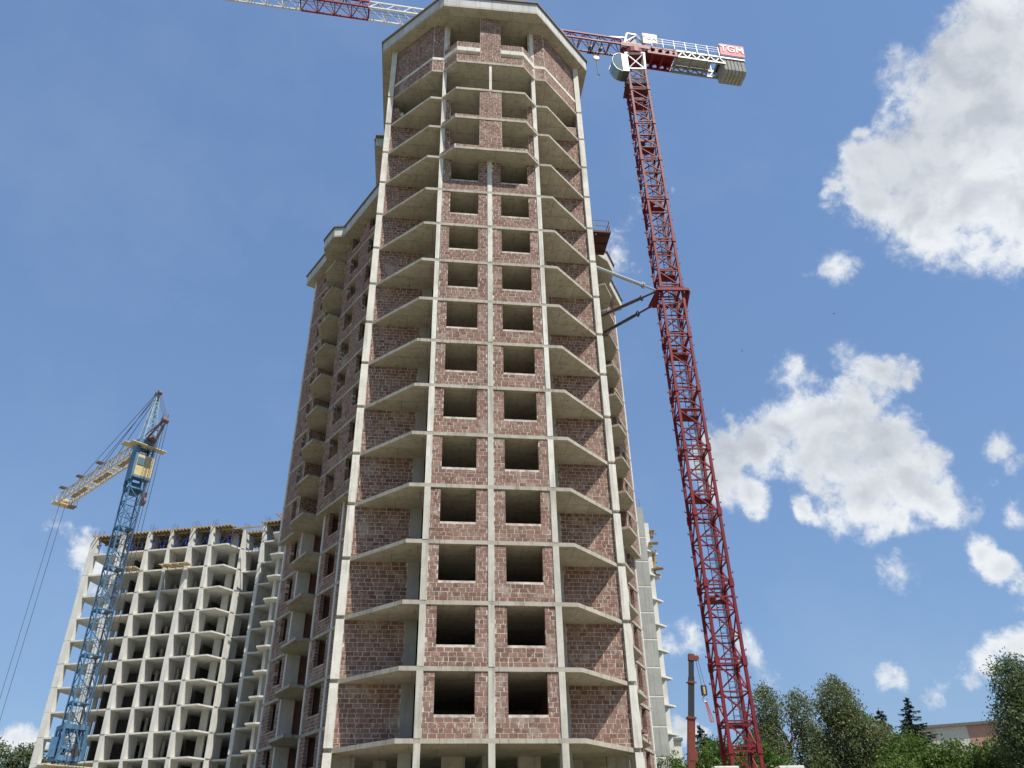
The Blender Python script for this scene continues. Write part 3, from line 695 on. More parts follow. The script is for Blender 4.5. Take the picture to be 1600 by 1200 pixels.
bounds = [(.9, 6.6, 'crane_red'), (6.6, 12.5, 'crane_red'), (12.5, 18.5, 'crane_white'), (18.5, 24.4, 'crane_white'), (24.4, 30.3, 'crane_red'), (30.3, 36.2, 'crane_white'), (36.2, 42, 'crane_white'), (42, 48, 'crane_red')]
for a0, a1, m_ in bounds: jib_section(a0, a1, m_)
MB().beam(J(2, 0, .15), J(46, 0, .15), .03).beam(J(2, .2, .3), J(46, .2, .3), .025).beam(J(2, .5, -.3), J(46, .5, -.25), .02).build('trolley_rope', 'dark_steel', RC)
# turret block over the mast
mb = MB()
for b in (-.75, .75):
    mb.beam(J(-1.4, b, -.25), J(1.2, b, -.25), .22, .4); mb.beam(J(.9, b, 0), J(.4, b * .6, 2.0), .16); mb.beam(J(-1.2, b, 0), J(-.5, b * .6, 2.0), .16); mb.beam(J(.4, b * .6, 2.0), J(-.5, b * .6, 2.0), .16)
    mb.beam(J(1.1, b, 0), J(-.5, b * .6, 1.9), .09)
mb.beam(J(.4, -.45, 2.0), J(.4, .45, 2.0), .15); mb.beam(J(-.5, -.45, 2.0), J(-.5, .45, 2.0), .15)
mb.beam(J(.4, 0, 2.0), J(2.2, 0, 1.75), .14)
mb.build('turret_frame', 'crane_white', RC)
mb = MB()
for b in (-.86, .86): mb.beam(J(-1.5, b, -.28), J(1.3, b, -.28), .06, .5)
mb.build('turret_side', 'crane_red', RC)
jb = (Vector((*jx_, 0)), Vector((*jy_, 0)), Vector((0, 0, 1)))
def jbox(mb, a, b, z, sz): mb.box(J(a, b, z), sz, basis=jb)
mb = MB(); jbox(mb, -.2, 0, .15, (1.9, 1.5, .35)); jbox(mb, -.1, .1, .9, (.7, .6, 1.0)); mb.tube(J(.5, -.4, .7), J(.5, .4, .7), .35, n=12); mb.build('slewing_gear', 'dark_steel', RC)
# counter jib: red plate girder, grey lattice end
mb = MB()
for b in (-.8, .8):
    jbox(mb, -2.65, b, -.15, (2.9, .14, .22)); jbox(mb, -2.65, b, -.95, (2.9, .14, .2))
    for a in (-1.4, -2.1, -2.8, -3.5, -4.0): jbox(mb, a, b, -.55, (.26, .12, .62))
    for a in (-1.7, -2.5, -3.2): mb.beam(J(a, b, -.9), J(a - .8, b, -.2), .1)
jbox(mb, -2.65, 0, -.02, (2.9, 1.5, .04))
for a in (-1.8, -2.8, -3.8): jbox(mb, a, 0, -.95, (.12, 1.5, .12))
mb.build('counter_jib', 'crane_red', RC)
mb = MB()
for b in (-.8, .8):
    jbox(mb, -7.5, b, -.12, (6.8, .16, .22)); jbox(mb, -6.5, b, -.98, (4.7, .16, .18))
    for i in range(5):
        a = -4.2 - i * .92
        mb.beam(J(a, b, -.9), J(a - .46, b, -.2), .1); mb.beam(J(a - .46, b, -.2), J(a - .92, b, -.9), .1)
for a in (-4.2, -5.6, -7.1, -8.5, -10.9): jbox(mb, a, 0, -.98 if a > -8 else -.12, (.12, 1.6, .14))
mb.build('counter_jib', 'crane_grey', RC)
MB().box(J(-6.1, 0, -.01), (3.6, 1.4, .05), basis=jb).build('walkway', 'galvanised', RC)
mb = MB()
for b in (-.95, .95):
    for z in (.45, .8, 1.15): mb.beam(J(-1.7, b, z), J(-8.4, b, z), .03)
    for i in range(7): mb.beam(J(-1.7 - i * 1.11, b, -.1), J(-1.7 - i * 1.11, b, 1.2), .05)
mb.build('railing', 'crane_white', RC)
mb = MB(); jbox(mb, -3.6, .0, .3, (.7, .8, .4)); mb.tube(J(-4.6, -.5, .3), J(-4.6, .5, .3), .25, n=12); mb.build('hoist_winch', 'crane_white', RC)
# counterweights
for i in range(6):
    a = -8.85 - i * .36; w_ = .33 if i < 4 else .2
    prof = [(-.8, -.25), (.8, -.25), (.8, -1.75), (.6, -2.05), (-.6, -2.05), (-.8, -1.75)]
    mb = MB(); vs = [J(a - .155, b, z) for b, z in prof] + [J(a + .155, b, z) for b, z in prof]; n = len(prof)
    mb.add(vs, [tuple(range(n)), tuple(range(n, 2 * n))[::-1]] + [(i_, i_ + n, (i_ + 1) % n + n, (i_ + 1) % n) for i_ in range(n)])
    mb.build('counterweight', 'weight_grey', RC, bevel=.02)
# signs
def lettering(txt, size, origin, X, Y, parent, mat, depth=.012, name='lettering', off=.006):
    cu = bpy.data.curves.new('lettering', 'FONT'); cu.body = txt; cu.size = size; cu.extrude = depth; cu.offset = off; cu.align_x = 'CENTER'; cu.align_y = 'CENTER'; cu.space_character = 1.05
    tmp = bpy.data.objects.new('tmp', cu); COL.objects.link(tmp); bpy.context.view_layer.update()
    me = bpy.data.meshes.new_from_object(tmp.evaluated_get(bpy.context.evaluated_depsgraph_get())); bpy.data.objects.remove(tmp)
    me.name = name; me.materials.clear(); me.materials.append(MAT[mat])
    o = bpy.data.objects.new(name, me); COL.objects.link(o); o.parent = parent
    X = Vector(X).normalized(); Y = Vector(Y).normalized(); Zv = X.cross(Y); M = Matrix((X, Y, Zv)).transposed().to_4x4(); M.translation = Vector(origin)
    o.matrix_local = M
    return o
def sign(a0, a1, z0, z1, b, tilt, mat, txt, size, lm):
    n_ = Vector((*jy_, 0)); 
    if (Matrix.Rotation(R(2.5), 4, 'Z') @ n_).y > 0: n_ = -n_
    X = Vector((*jx_, 0)) * -1
    Yv = (Vector((0, 0, 1)) * math.cos(tilt) + (-n_) * math.sin(tilt)).normalized()
    c = Vector(J((a0 + a1) / 2, 0, (z0 + z1) / 2)) + n_ * b
    Nn = X.cross(Yv)
    s_ = MB().box(c, (abs(a1 - a0), z1 - z0, .05), basis=(X, Yv, Nn)).build('sign_board', mat, RC)
    fr = MB()
    for e in (-1, 1):
        p = c + X * e * abs(a1 - a0) / 2; fr.beam(p - Yv * (z1 - z0) / 2 - Nn * .1, p + Yv * (z1 - z0) / 2 - Nn * .1, .06); fr.beam(p - Yv * (z1 - z0) / 2 - Nn * .9, p + Yv * (z1 - z0) / 2 - Nn * .1, .05)
    fr.build('sign_frame', 'crane_white', s_)
    lettering(txt, size, c + Nn * .045 + Yv * .08, X, Yv, s_, lm)
    return s_
sign(-8.55, -11.0, .3, 1.75, .95, R(-6), 'sign_red', 'TGM', 1.12, 'sign_white')
sign(-.9, -2.3, .3, 1.6, .95, R(-6), 'sign_pale', 'TGM', .6, 'sign_white')
mb = MB(); jbox(mb, -9.75, 0, .1, (2.4, 1.5, .42)); mb.build('counterweight_box', 'dark_steel', RC)
# operator cab (rounded glass front) on the jib side of the mast, below the jib
cabside = 1 if (Matrix.Rotation(R(2.5), 4, 'Z') @ Vector((*jy_, 0))).y < 0 else -1
prof = [(.95, -1.4), (1.7, -1.45), (2.25, -1.15), (2.55, -.6), (2.6, .0), (2.4, .55), (1.95, .85), (.95, .95)]
def cab_prism(prof, b0, b1, name, mat, parent):
    n = len(prof); mb = MB(); vs = [J(a, b0 * cabside, z - 3.15) for a, z in prof] + [J(a, b1 * cabside, z - 3.15) for a, z in prof]
    mb.add(vs, [tuple(range(n)), tuple(range(n, 2 * n))[::-1]] + [(i_, i_ + n, (i_ + 1) % n + n, (i_ + 1) % n) for i_ in range(n)])
    return mb.build(name, mat, parent, bevel=.03)
cab_ = cab_prism([(.95, -1.5), (1.6, -1.55), (1.6, .95), (.95, .95)], .0, 1.15, 'cab', 'strut_dark', RC)
cab_prism([(1.55, -1.5), (1.9, -1.5), (2.15, -1.2), (2.38, -.65), (2.4, 0), (2.22, .55), (1.85, .9), (1.55, .95)], .05, 1.1, 'windscreen', 'cab_glass', cab_)
mb = MB()
for b in (.03, 1.12):
    pts = [(1.6, -1.55), (2.15, -1.25), (2.42, -.65), (2.45, 0), (2.26, .6), (1.87, .95), (1.55, 1.0)]
    for p, q in zip(pts, pts[1:]): mb.beam(J(p[0], b * cabside, p[1] - 3.15), J(q[0], b * cabside, q[1] - 3.15), .04)
mb.beam(J(2.43, .03 * cabside, -3.3), J(2.43, 1.12 * cabside, -3.3), .05)
mb.build('window_frame', 'crane_white', cab_)
# trolley, ropes, hook block
ta = 3.55
mb = MB()
for b in (-.7, .7): mb.beam(J(ta - .6, b, -.12), J(ta + .6, b, -.12), .08)
for a in (ta - .5, ta + .5): mb.beam(J(a, -.7, -.15), J(a, .7, -.15), .08); mb.tube(J(a, -.2, -.3), J(a, .2, -.3), .16, n=10)
mb.build('trolley', 'dark_steel', RC)
hb = MB().tube(J(ta, -.09, -1.75), J(ta, .09, -1.75), .26, n=14).build('hook_block', 'yellow', RC)
mb = MB(); mb.tube(J(ta - .18, 0, -1.4), J(ta + .02, 0, -1.2), .12, .03, n=8); mb.tube(J(ta + .18, 0, -1.4), J(ta - .02, 0, -1.2), .12, .03, n=8); jbox(mb, ta, 0, -1.5, (.42, .16, .35)); mb.build('hook_cheek', 'yellow', hb)
mb = MB()
for a in (ta - .14, ta + .14):
    for b in (-.05, .05): mb.beam(J(a, b, -.25), J(a, b, -1.4), .02)
mb.build('hoist_rope', 'dark_steel', RC)
MB().tube(J(ta, 0, -2.0), J(ta, 0, -3.0), .045).tube(J(ta, 0, -3.0), J(ta + .02, 0, -4.1), .035).tube(J(ta, 0, -4.1), J(ta - .16, 0, -4.2), .04).tube(J(ta - .16, 0, -4.2), J(ta - .18, 0, -4.0), .035).build('hook', 'dark_steel', hb)

# ------------------------------------------------------------------ blue tower crane by the unfinished frame
BC = thing('tower_crane', 'blue lattice tower crane with yellow jib before the grey concrete frame', 'crane', (-47.2, 90.7, GZ), 0)
q_ = 1.22
bc = [(0, -q_), (q_, 0), (0, q_), (-q_, 0)]
def bsec(n, h, mat='crane_blue', br=.075, leg=.15):
    mb = MB(); lattice_panels(mb, bc, 0, h, n, leg, br, zig='Z')
    return mb.build('mast_section', mat, BC)
zb = 19.7 - GZ
mb = MB(); lattice_panels(mb, bc, 0, zb / 8, 8, .15, .075, zig='Z'); mb.build('mast_section', 'crane_blue', BC)
s1 = bsec(3, 5 / 3); s1.location = (0, 0, zb)
for i in range(1, 5): copy_part(s1, BC, (0, 0, zb + 5 * i))
pl_m = MB().prism([(0, -q_ - .1), (q_ + .1, 0), (0, q_ + .1), (-.3, q_ * .6), (.4, -.1)], -.08, 0.02).prism([(0, -q_ - .1), (-.2, 0), (-.5, q_ * .5), (-q_ - .1, 0)], -.08, .02)
for p, qq in zip(bc, bc[1:] + bc[:1]): pl_m.beam((*p, -.05), (*qq, -.05), .16)
pl_o = pl_m.build('rest_platform', 'crane_blue', BC); pl_o.location = (0, 0, zb)
for i in range(1, 6): copy_part(pl_o, BC, (0, 0, zb + 5 * i))
mb = MB(); mb.beam((-.35, .3, 2), (-.35, .3, 39), .04); mb.beam((0, .3, 2), (0, .3, 39), .04)
for i in range(120): mb.beam((-.35, .3, 2 + i * .31), (0, .3, 2 + i * .31), .025)
mb.build('ladder', 'crane_blue', BC)
# climbing cage low on the mast
mb = MB(); e = 1.6; ec = [(0, -e), (e, 0), (0, e), (-e, 0)]
for i in range(4):
    a, b = ec[i], ec[(i + 1) % 4]
    for z, w in ((17.2, .45), (15.2, .25), (14.2, .5)): mb.beam((*a, z - GZ), (*b, z - GZ), .18, w)
    m = ((a[0] + b[0]) / 2, (a[1] + b[1]) / 2)
    mb.beam((*a, 14.0 - GZ), (*a, 17.4 - GZ), .22)
    mb.beam((*a, 14.3 - GZ), (*m, 17.1 - GZ), .13); mb.beam((*b, 14.3 - GZ), (*m, 17.1 - GZ), .13)
mb.beam((-.9, -1.1, 14.3 - GZ), (-.9, -1.1, 16.2 - GZ), .7, .5); mb.beam((1.0, .8, 14.3 - GZ), (1.0, .8, 16 - GZ), .8, .5)
mb.build('climbing_cage', 'crane_blue', BC)
MB().prism([(0, -3.3), (3.3, 0), (0, 3.3), (-3.3, 0)], 13.3 - GZ, 13.4 - GZ).build('cage_platform', 'timber_pale', BC)
mb = MB()
for i in range(14):
    t = rnd.random() * 6.28; rr = rnd.uniform(1.0, 1.5); mb.box((math.cos(t) * rr, math.sin(t) * rr, 14.5 - GZ + rnd.uniform(-.2, .8)), (.35, .3, rnd.uniform(.3, .9)), t)
mb.build('cage_machinery', 'dark_steel', BC)
MB().box((0, 0, 1.2), (4.4, 4.4, 1.6), R(45)).box((0, 0, .3), (5.6, 5.6, .5), R(45)).build('undercarriage', 'crane_blue', BC)
# portal with the cab
zk = 44.7 - GZ
mb = MB()
for (x, y) in ((0, -q_), (q_, 0), (0, q_), (-q_, 0)): mb.box((x, y, zk + 3.0), (.24, .24, 6.0))
for (p, q2) in zip(bc, bc[1:] + bc[:1]):
    mb.beam((*p, zk + 5.9), (*q2, zk + 5.9), .25); mb.beam((*p, zk), (*q2, zk), .2); mb.beam((*p, zk + 4.9), (*q2, zk + 5.8), .1)
mb.beam((-q_, 0, zk + .4), (0, q_, zk + 5.6), .1)
mb.build('portal', 'crane_blue', BC)
MB().prism([(-.95, -.85), (0.02, -1.7), (.22, -1.48), (-.75, -.63)], zk + .9, zk + 6.3).build('portal_plate', 'crane_blue', BC)
MB().prism([(-1.3, -.35), (-1.0, -.7), (-.85, -.55), (-1.15, -.2)], zk + .4, zk + 6.0).build('portal_plate', 'crane_blue', BC)
cb = MB().prism([(.28, -1.62), (1.75, -.15), (1.05, .55), (-.42, -.92)], zk + 1.5, zk + 4.3).build('cab', 'yellow', BC)
MB().prism([(.34, -1.60), (.34 + .62, -1.60 + .62), (.32 + .62, -1.58 + .62), (.32, -1.58)], zk + 2.9, zk + 3.9).build('cab_window', 'cab_glass', cb).location = (.03, -.03, 0)
MB().prism([(.2, -1.75), (1.85, -.1), (1.1, .65), (-.5, -.95)], zk + 1.2, zk + 1.45).build('cab_floor', 'crane_blue', cb)
MB().prism([(-.2, -.6), (.7, .1), (.2, .7), (-.7, 0)], zk - .6, zk + .9).build('machine_box', 'crane_blue', BC)
jd = Vector((-.755, .656, 0)); jn = Vector((-jd.y, jd.x, 0))
C0 = Vector((0, 0, 0))
def K(a, b, z): v = jd * a + jn * b; return (v.x, v.y, z)
zj = 50.2 - GZ
# slewing ring, side walkways
MB().tube((0, 0, zk + 6.0), (0, 0, zk + 6.6), 1.3, n=16).build('slewing_ring', 'crane_blue', BC)
mb = MB(); mb.prism([K(-1.7, -2.2, 0)[:2], K(-.6, -2.2, 0)[:2], K(-.6, 2.3, 0)[:2], K(-1.7, 2.3, 0)[:2]], zj + .05, zj + .14)
mb.prism([K(.8, -1.4, 0)[:2], K(2.2, -1.4, 0)[:2], K(2.2, 2.2, 0)[:2], K(.8, 2.2, 0)[:2]], zj + .9, zj + 1.0); mb.build('side_walkway', 'jib_ochre', BC)
# head frame
zh = zj + .4; ap = 57.1 + 1.6 - GZ
mb = MB(); hc = [K(-.9, -.8, 0)[:2], K(.9, -.8, 0)[:2], K(.9, .8, 0)[:2], K(-.9, .8, 0)[:2]]
for i in range(6):
    t0, t1 = i / 6, (i + 1) / 6; s0, s1_ = 1 - t0 * .85, 1 - t1 * .85
    for f in range(4):
        a, b = hc[f], hc[(f + 1) % 4]
        pz0, pz1 = zh + (ap - zh) * t0, zh + (ap - zh) * t1
        mb.beam((a[0] * s0, a[1] * s0, pz0), (a[0] * s1_, a[1] * s1_, pz1), .12)
        mb.beam((a[0] * s0, a[1] * s0, pz0), (b[0] * s0, b[1] * s0, pz0), .07)
        mb.beam((a[0] * s0, a[1] * s0, pz0), (b[0] * s1_, b[1] * s1_, pz1), .06)
mb.build('head_frame', 'head_grey', BC)
mb = MB()
for a in (-.35, .35): mb.tube(K(a, -.25, ap + .1), K(a, .25, ap + .1), .3, n=12)
mb.beam((0, 0, ap - .9), (0, 0, ap + .1), .3); mb.build('head_sheave', 'plum_steel', BC)
# rear strut with sheaves
ra = -4.1; rz = 51.2 + 1.6 - GZ + .3
mb = MB()
for b in (-.7, .7): mb.beam(K(-.6, b, zj + .5), K(ra, b * .25, rz), .2); mb.beam(K(-.6, b, zj + 1.6), K(ra, b * .25, rz), .1)
for t in (.2, .4, .6, .8): mb.beam(K(-.6 + (ra + .6) * t, -.7 * (1 - .75 * t), zj + .5 + (rz - zj - .5) * t), K(-.6 + (ra + .6) * t, .7 * (1 - .75 * t), zj + .5 + (rz - zj - .5) * t), .1)
mb.prism([K(-.9, -.6, 0)[:2], K(-2.4, -.4, 0)[:2], K(-2.4, .4, 0)[:2], K(-.9, .6, 0)[:2]], zj + 1.0, zj + 1.06)
mb.build('rear_strut', 'plum_steel', BC)
mb = MB(); mb.tube(K(ra, -.4, rz), K(ra, .4, rz), .36, n=12); mb.beam(K(ra + .3, .2, rz), K(ra + .3, .2, rz + 1), .08); mb.beam(K(ra - .2, -.2, rz), K(ra - .2, -.2, rz + .9), .08); mb.build('rear_sheave', 'plum_steel', BC)
# jib: box lattice with a lattice walkway
mb = MB(); JL = 23.5; w, h = .75, 1.35
ys_ = [(-w, 0), (w, 0), (w, h), (-w, h)]
for b, z in ys_: mb.beam(K(1.0, b, zj + z), K(JL, b, zj + z), .14)
n = 14
for i in range(n):
    a0, a1 = 1 + (JL - 1) * i / n, 1 + (JL - 1) * (i + 1) / n; am = (a0 + a1) / 2
    for b in (-w, w):
        mb.beam(K(a0, b, zj), K(am, b, zj + h), .09); mb.beam(K(am, b, zj + h), K(a1, b, zj), .09)
    mb.beam(K(a0, -w, zj), K(a0, w, zj), .09); mb.beam(K(a0, -w, zj + h), K(a0, w, zj + h), .07); mb.beam(K(a0, -w, zj), K(a1, w, zj), .06)
mb.build('jib_section', 'jib_ochre', BC)
mb = MB()
for i in range(9):
    a0 = 2 + i * 2.35
    if i % 3 != 2: mb.prism([K(a0, -.35, 0)[:2], K(a0 + 2.2, -.35, 0)[:2], K(a0 + 2.2, .35, 0)[:2], K(a0, .35, 0)[:2]], zj + .07, zj + .1)
mb.build('walkway', 'timber', BC)
mb = MB(); mb.prism([K(JL - .2, -1.2, 0)[:2], K(JL + 1.2, -1.2, 0)[:2], K(JL + 1.2, 1.2, 0)[:2], K(JL - .2, 1.2, 0)[:2]], zj - .1, zj + .05)
for a in (JL, JL + .9): mb.tube(K(a, -.5, zj + .4), K(a, .5, zj + .4), .35, n=10)
for b in (-1.15, 1.15): mb.beam(K(JL - .2, b, zj), K(JL - .2, b, zj + 1), .06); mb.beam(K(JL + 1.2, b, zj), K(JL + 1.2, b, zj + 1), .06); mb.beam(K(JL - .2, b, zj + 1), K(JL + 1.2, b, zj + 1), .06)
mb.build('jib_tip_platform', 'jib_ochre', BC)
mb = MB(); mb.prism([K(JL - 2.6, -1.1, 0)[:2], K(JL - 1.2, -1.1, 0)[:2], K(JL - 1.2, -.2, 0)[:2], K(JL - 2.6, -.2, 0)[:2]], zj - 1.0, zj - .9)
for a in (JL - 2.5, JL - 1.3): mb.beam(K(a, -1, zj - .9), K(a, -1, zj), .06); mb.beam(K(a, -.3, zj - .9), K(a, -.3, zj), .06)
mb.build('trolley', 'plum_steel', BC)
mb = MB()
for a in (9.5, 15.5, 20.8): mb.prism([K(a, 1.0, 0)[:2], K(a + .8, 1.0, 0)[:2], K(a + .8, 1.8, 0)[:2], K(a, 1.8, 0)[:2]], zj + 1.2, zj + 1.3); mb.beam(K(a, .7, zj + h), K(a, 1.8, zj + 1.3), .05)
mb.build('jib_bracket', 'plum_steel', BC)
mb = MB()
for b in (-.15, .15):
    mb.beam(K(.3, b, ap), K(12, b * 3, zj + h), .06); mb.beam(K(.3, b, ap + .2), K(20.5, b * 3, zj + h), .05)
for t in (-.3, -.1, .1, .3): mb.beam(K(-.3, t, ap), K(ra, t, rz + .3), .035)
for (a, b, r2) in ((ra, .3, .045), (ra - .2, .0, .05), (ra - .3, -.3, .05), (ra + .25, .1, .03), (ra + .3, .4, .03)): mb.beam(K(a, b, rz - .2), K(a + 1.2 + b, b * 2, 3), r2)
for b in (-.35, .35): mb.beam(K(JL + .2 + b * .4, b, zj), K(JL + .2 + b * .2, b, .4), .04)
mb.build('rope', 'dark_steel', BC)
mb = MB(); mb.tube(K(ra + .55, -.15, 38.2), K(ra + .55, .15, 38.2), .55, n=12); mb.box(K(ra + .55, 0, 38.9), (.5, .25, .9)); mb.beam(K(ra + .55, 0, 38.2), K(ra + .55, 0, rz), .03)
mb.build('pulley_block', 'plum_steel', BC)

# ------------------------------------------------------------------ grey concrete frame building, far left
FB = thing('frame_building', 'wide grey concrete frame without walls behind the blue crane, timber formwork on top', 'building', (-60.74, 108.62, 0), R(-9.4829))
piers = [(0, .99, 0, .7), (4.53, 5.5, .04, .55), (8.8, 9.36, -.1, 2.1), (12.2, 12.62, 0, 2.1), (15.3, 15.95, 0, 2.1), (18.3, 18.8, 0, 2.1), (22.05, 22.4, 2.2, 3), (26.0, 26.5, .45, 3.2), (29.4, 29.8, -1.0, 2.6), (33, 33.4, -3.4, 2)]
outl = [(0, 0), (18.3, 0), (18.8, .05), (21.17, .2), (22.2, 2.2), (22.5, 3.3), (26.0, 3.35), (26.1, .45), (28.6, .3), (29.3, -1.1), (33.4, -3.4), (36, -4.5), (40, 14), (0, 14)]
outl2 = [(0, 0), (18.3, 0), (18.8, .2), (21.2, .0), (22.15, 2.2), (22.5, 3.3), (26.0, 3.35), (26.1, .45), (28.2, .3), (29.0, -2.3), (30.4, -2.5), (31.4, -2.0), (33.4, -3.4), (36, -4.5), (40, 14), (9, 14), (9, 6.5), (0, 6.5)]
for k in range(0, 13):
    MB().prism(outl2, Z(k), Z(k) + .2).build('floor_slab', 'concrete_frame', FB)
for k in range(-1, 12 + 1):
    za = Z(k) + .2 if k >= 0 else GZ - .2; zb = Z(k + 1) - (.12 if k == 12 else 0)
    for (a0, a1, b0, dp) in piers:
        w_ = rnd.uniform(-.02, .02); r_ = rnd.random()
        MB().bx(a0, a1 + w_, b0 - .01 + rnd.uniform(-.02, .01), b0 + dp, za, zb).build('pier', 'concrete_frame', FB)
    for (a0, a1, b0) in ((2.2, 2.7, 6.0), (5.9, 6.3, 4.6), (10.6, 10.95, 6), (13.9, 14.3, 5.6), (19.9, 20.9, 3.4), (24.2, 24.6, 7.0)):
        MB().bx(a0, a1, b0, b0 + .35, za, zb).build('pier', 'concrete_frame', FB)
MB().bx(9.1, 38, 12.5, 12.7, GZ, Z(13) - .5).build('inner_wall', 'inner_shade', FB)  # walls behind the bays, coloured dark to stand in for interior shade
MB().bx(5.6, 5.8, 2.8, 6.4, GZ, Z(12)).build('inner_wall', 'inner_shade', FB)
MB().bx(5.0, 9.1, 6.5, 6.7, GZ, Z(13) - .5).build('inner_wall', 'inner_shade', FB)
MB().bx(8.9, 9.1, 6.7, 12.5, GZ, Z(13) - .5).build('inner_wall', 'inner_shade', FB)
for a in (17.1,): MB().bx(a, a + .2, 5.6, 12.5, GZ, Z(13) - .5).build('inner_wall', 'inner_shade', FB)
# formwork deck over the top storey
zt = Z(13) - .1
form = [(0, 0), (18.3, 0), (18.8, .2), (21.2, .0), (22.15, 2.2), (22.5, 3.3), (26.0, 3.3), (26.1, .3), (28.6, .1), (30, -2), (33.4, -3.6), (36, -4.7), (40, 9), (0, 9)]
MB().prism(form, zt, zt + .06).build('formwork_deck', 'timber', FB)
mb = MB(); a = .5
while a < 34:
    b0 = -.35 if a < 18.8 else (-.2 if a < 21.5 else (2.6 if a < 25.9 else (-.1 if a < 29 else -2.4)))
    mb.bx(a, a + .12, b0 - rnd.uniform(0, .35), 8.8, zt - .2, zt - .003); a += .52
mb.build('formwork_joists', 'timber', FB)
mb = MB()
for b in (.7, 2.6, 4.6, 7): mb.bx(.3, 34, b, b + .12, zt - .4, zt - .203)
mb.build('formwork_bearers', 'timber', FB)
pr0 = None
for i in range(60):
    a = 1.2 + (i % 20) * 1.68; b = (.5, 2.5, 4.6)[i // 20]
    if 22.3 < a < 26: b += 3
    if a > 29: b -= 2
    if pr0 is None:
        pr0 = MB().tube((0, 0, 0), (0, 0, 1.5), .06, n=6).tube((0, 0, 1.5), (0, 0, 2.38), .04, n=6).box((0, 0, 1.5), (.2, .2, .1)).box((0, 0, .02), (.25, .25, .04)).build('prop', 'prop_blue', FB); pr = pr0
    else: pr = copy_part(pr0, FB)
    pr.location = (a + rnd.uniform(-.15, .15), b, Z(12) + .2)
mb = MB()
for a in (5.9, 9.8, 10.9, 13.6, 16.8, 20, 27.2): mb.beam((a, .4, Z(12) + .2), (a + .7, .5, Z(12) + 1.6), .06); mb.beam((a + 1.2, .4, Z(12) + .2), (a + .7, .5, Z(12) + 1.6), .06)
mb.build('prop_brace', 'prop_blue', FB)
mb = MB()
for (a0, a1, b0, dp) in piers[:9]:
    for t in range(6):
        x_ = a0 + .08 + (a1 - a0 - .1) * (t % 2) if a1 - a0 < .8 else a0 + .1 + t * .15; y_ = b0 + .15 + (t // 2) * .5
        mb.beam((x_, y_, zt), (x_ + rnd.uniform(-.05, .05), y_, zt + rnd.uniform(.9, 1.3)), .035)
mb.build('rebar', 'rebar', FB)
for (a0, k, w_) in ((5.8, 11, 3.2), (12.7, 11, 4.0)):
    mb = MB(); mb.bx(a0 - .2, a0 + w_, -1.5, -.2, Z(k) + .26, Z(k) + .36)
    for t in (.3, 1.5, 2.6): mb.bx(a0 + t, a0 + t + .15, -1.7, 1.5, Z(k) + .1, Z(k) + .255)
    mb.build('timber_platform', 'timber_pale', FB)

# ------------------------------------------------------------------ grey frame behind the right wing
w0 = MT @ Vector((22.35, 50.6, 0))
CB = thing('frame_building', 'narrow grey concrete block behind the right edge of the brick tower, rebar on top', 'building', tuple(w0), TH)
for k in range(-1, 11):
    za = Z(k) + .2 if k >= 0 else GZ; zb = Z(k + 1) if k < 10 else 41.0
    MB().bx(-1.0 + rnd.uniform(-.03, .03), .95, -.01, 3.2, za + .0, zb).build('pier', 'concrete_blue_grey', CB)
    MB().bx(2.35, 2.95, 4.8, 5.6, za, zb).build('pier', 'concrete_frame', CB)
for k in range(0, 11):
    MB().prism([(-6, .0), (.98, .02), (.98, 3.2), (3.0, 4.7), (3.95, 5.5), (3.2, 6.8), (3.0, 13), (-6, 13)], Z(k), Z(k) + .2).build('floor_slab', 'concrete_frame', CB)
MB().bx(-6, -1.1, .6, .8, GZ, 40).build('inner_wall', 'concrete_blue_grey', CB)
mb = MB()
for i in range(34):
    z = rnd.choice((Z(10), Z(11) - .3, Z(10) + 1.5, Z(9) + 1.2)) + rnd.uniform(-.5, .6); y = rnd.uniform(3, 9)
    mb.box((3.1 + rnd.uniform(-.3, .6), y + 1.5, z), (rnd.uniform(.6, 1.5), rnd.uniform(.1, 1.2), .08), rnd.uniform(-.5, .5), )
for i in range(12): mb.beam((3 + rnd.uniform(0, .3), 4.8 + i * .4, Z(9) + .3), (3 + rnd.uniform(0, .6), 4.8 + i * .4, Z(10) + rnd.uniform(-.5, 1.5)), .1)
mb.build('formwork', 'timber', CB)
mb = MB()
for i in range(4): mb.beam((-.55 + i * .42, .2, 40.9), (-.55 + i * .42 + rnd.uniform(-.05, .05), .2, 42.2), .045)
mb.build('rebar', 'rebar', CB)

# ------------------------------------------------------------------ mobile crane
MC = thing('mobile_crane', 'mobile crane with upright telescopic boom, red below, black above, left of the mast', 'crane', (10.0, 54.1, GZ), 0)
def mz(z): return z + 1.6 - GZ
def mp_(t, off=0): return (10.46 - 10.0 + (t - 6.47) * .1316 + off, -.1 - (t - 6.47) * .026, mz(t))
MB().beam(mp_(3.4), mp_(9.15), .43).build('boom_base', 'boom_red', MC)
MB().beam(mp_(9.15), mp_(11.6), .34).beam(mp_(11.6), mp_(12.75), .30).build('boom_extension', 'boom_black', MC)
mb = MB()
for t, w_ in ((9.12, .52), (11.25, .42)): mb.beam(mp_(t - .07), mp_(t + .07), w_); mb.beam(mp_(t, -.35), mp_(t, .35), .06)
mb.build('boom_collar', 'boom_red', MC)
mb = MB(); mb.beam(mp_(12.6), mp_(13.0), .38); mb.tube((1.62, -.35, mz(12.75)), (1.62, -.15, mz(12.75)), .17, n=12); mb.beam(mp_(12.8), (1.62, -.25, mz(12.75)), .2); mb.build('boom_head', 'boom_red', MC)
MB().box(mp_(7.0, .1), (.5, .45, .65)).build('boom_bracket', 'boom_red', MC)
hx = 1.83
hb = MB().box((hx, -.25, mz(10.75)), (.36, .2, .62)).build('hook_block', 'boom_black', MC, bevel=.03)
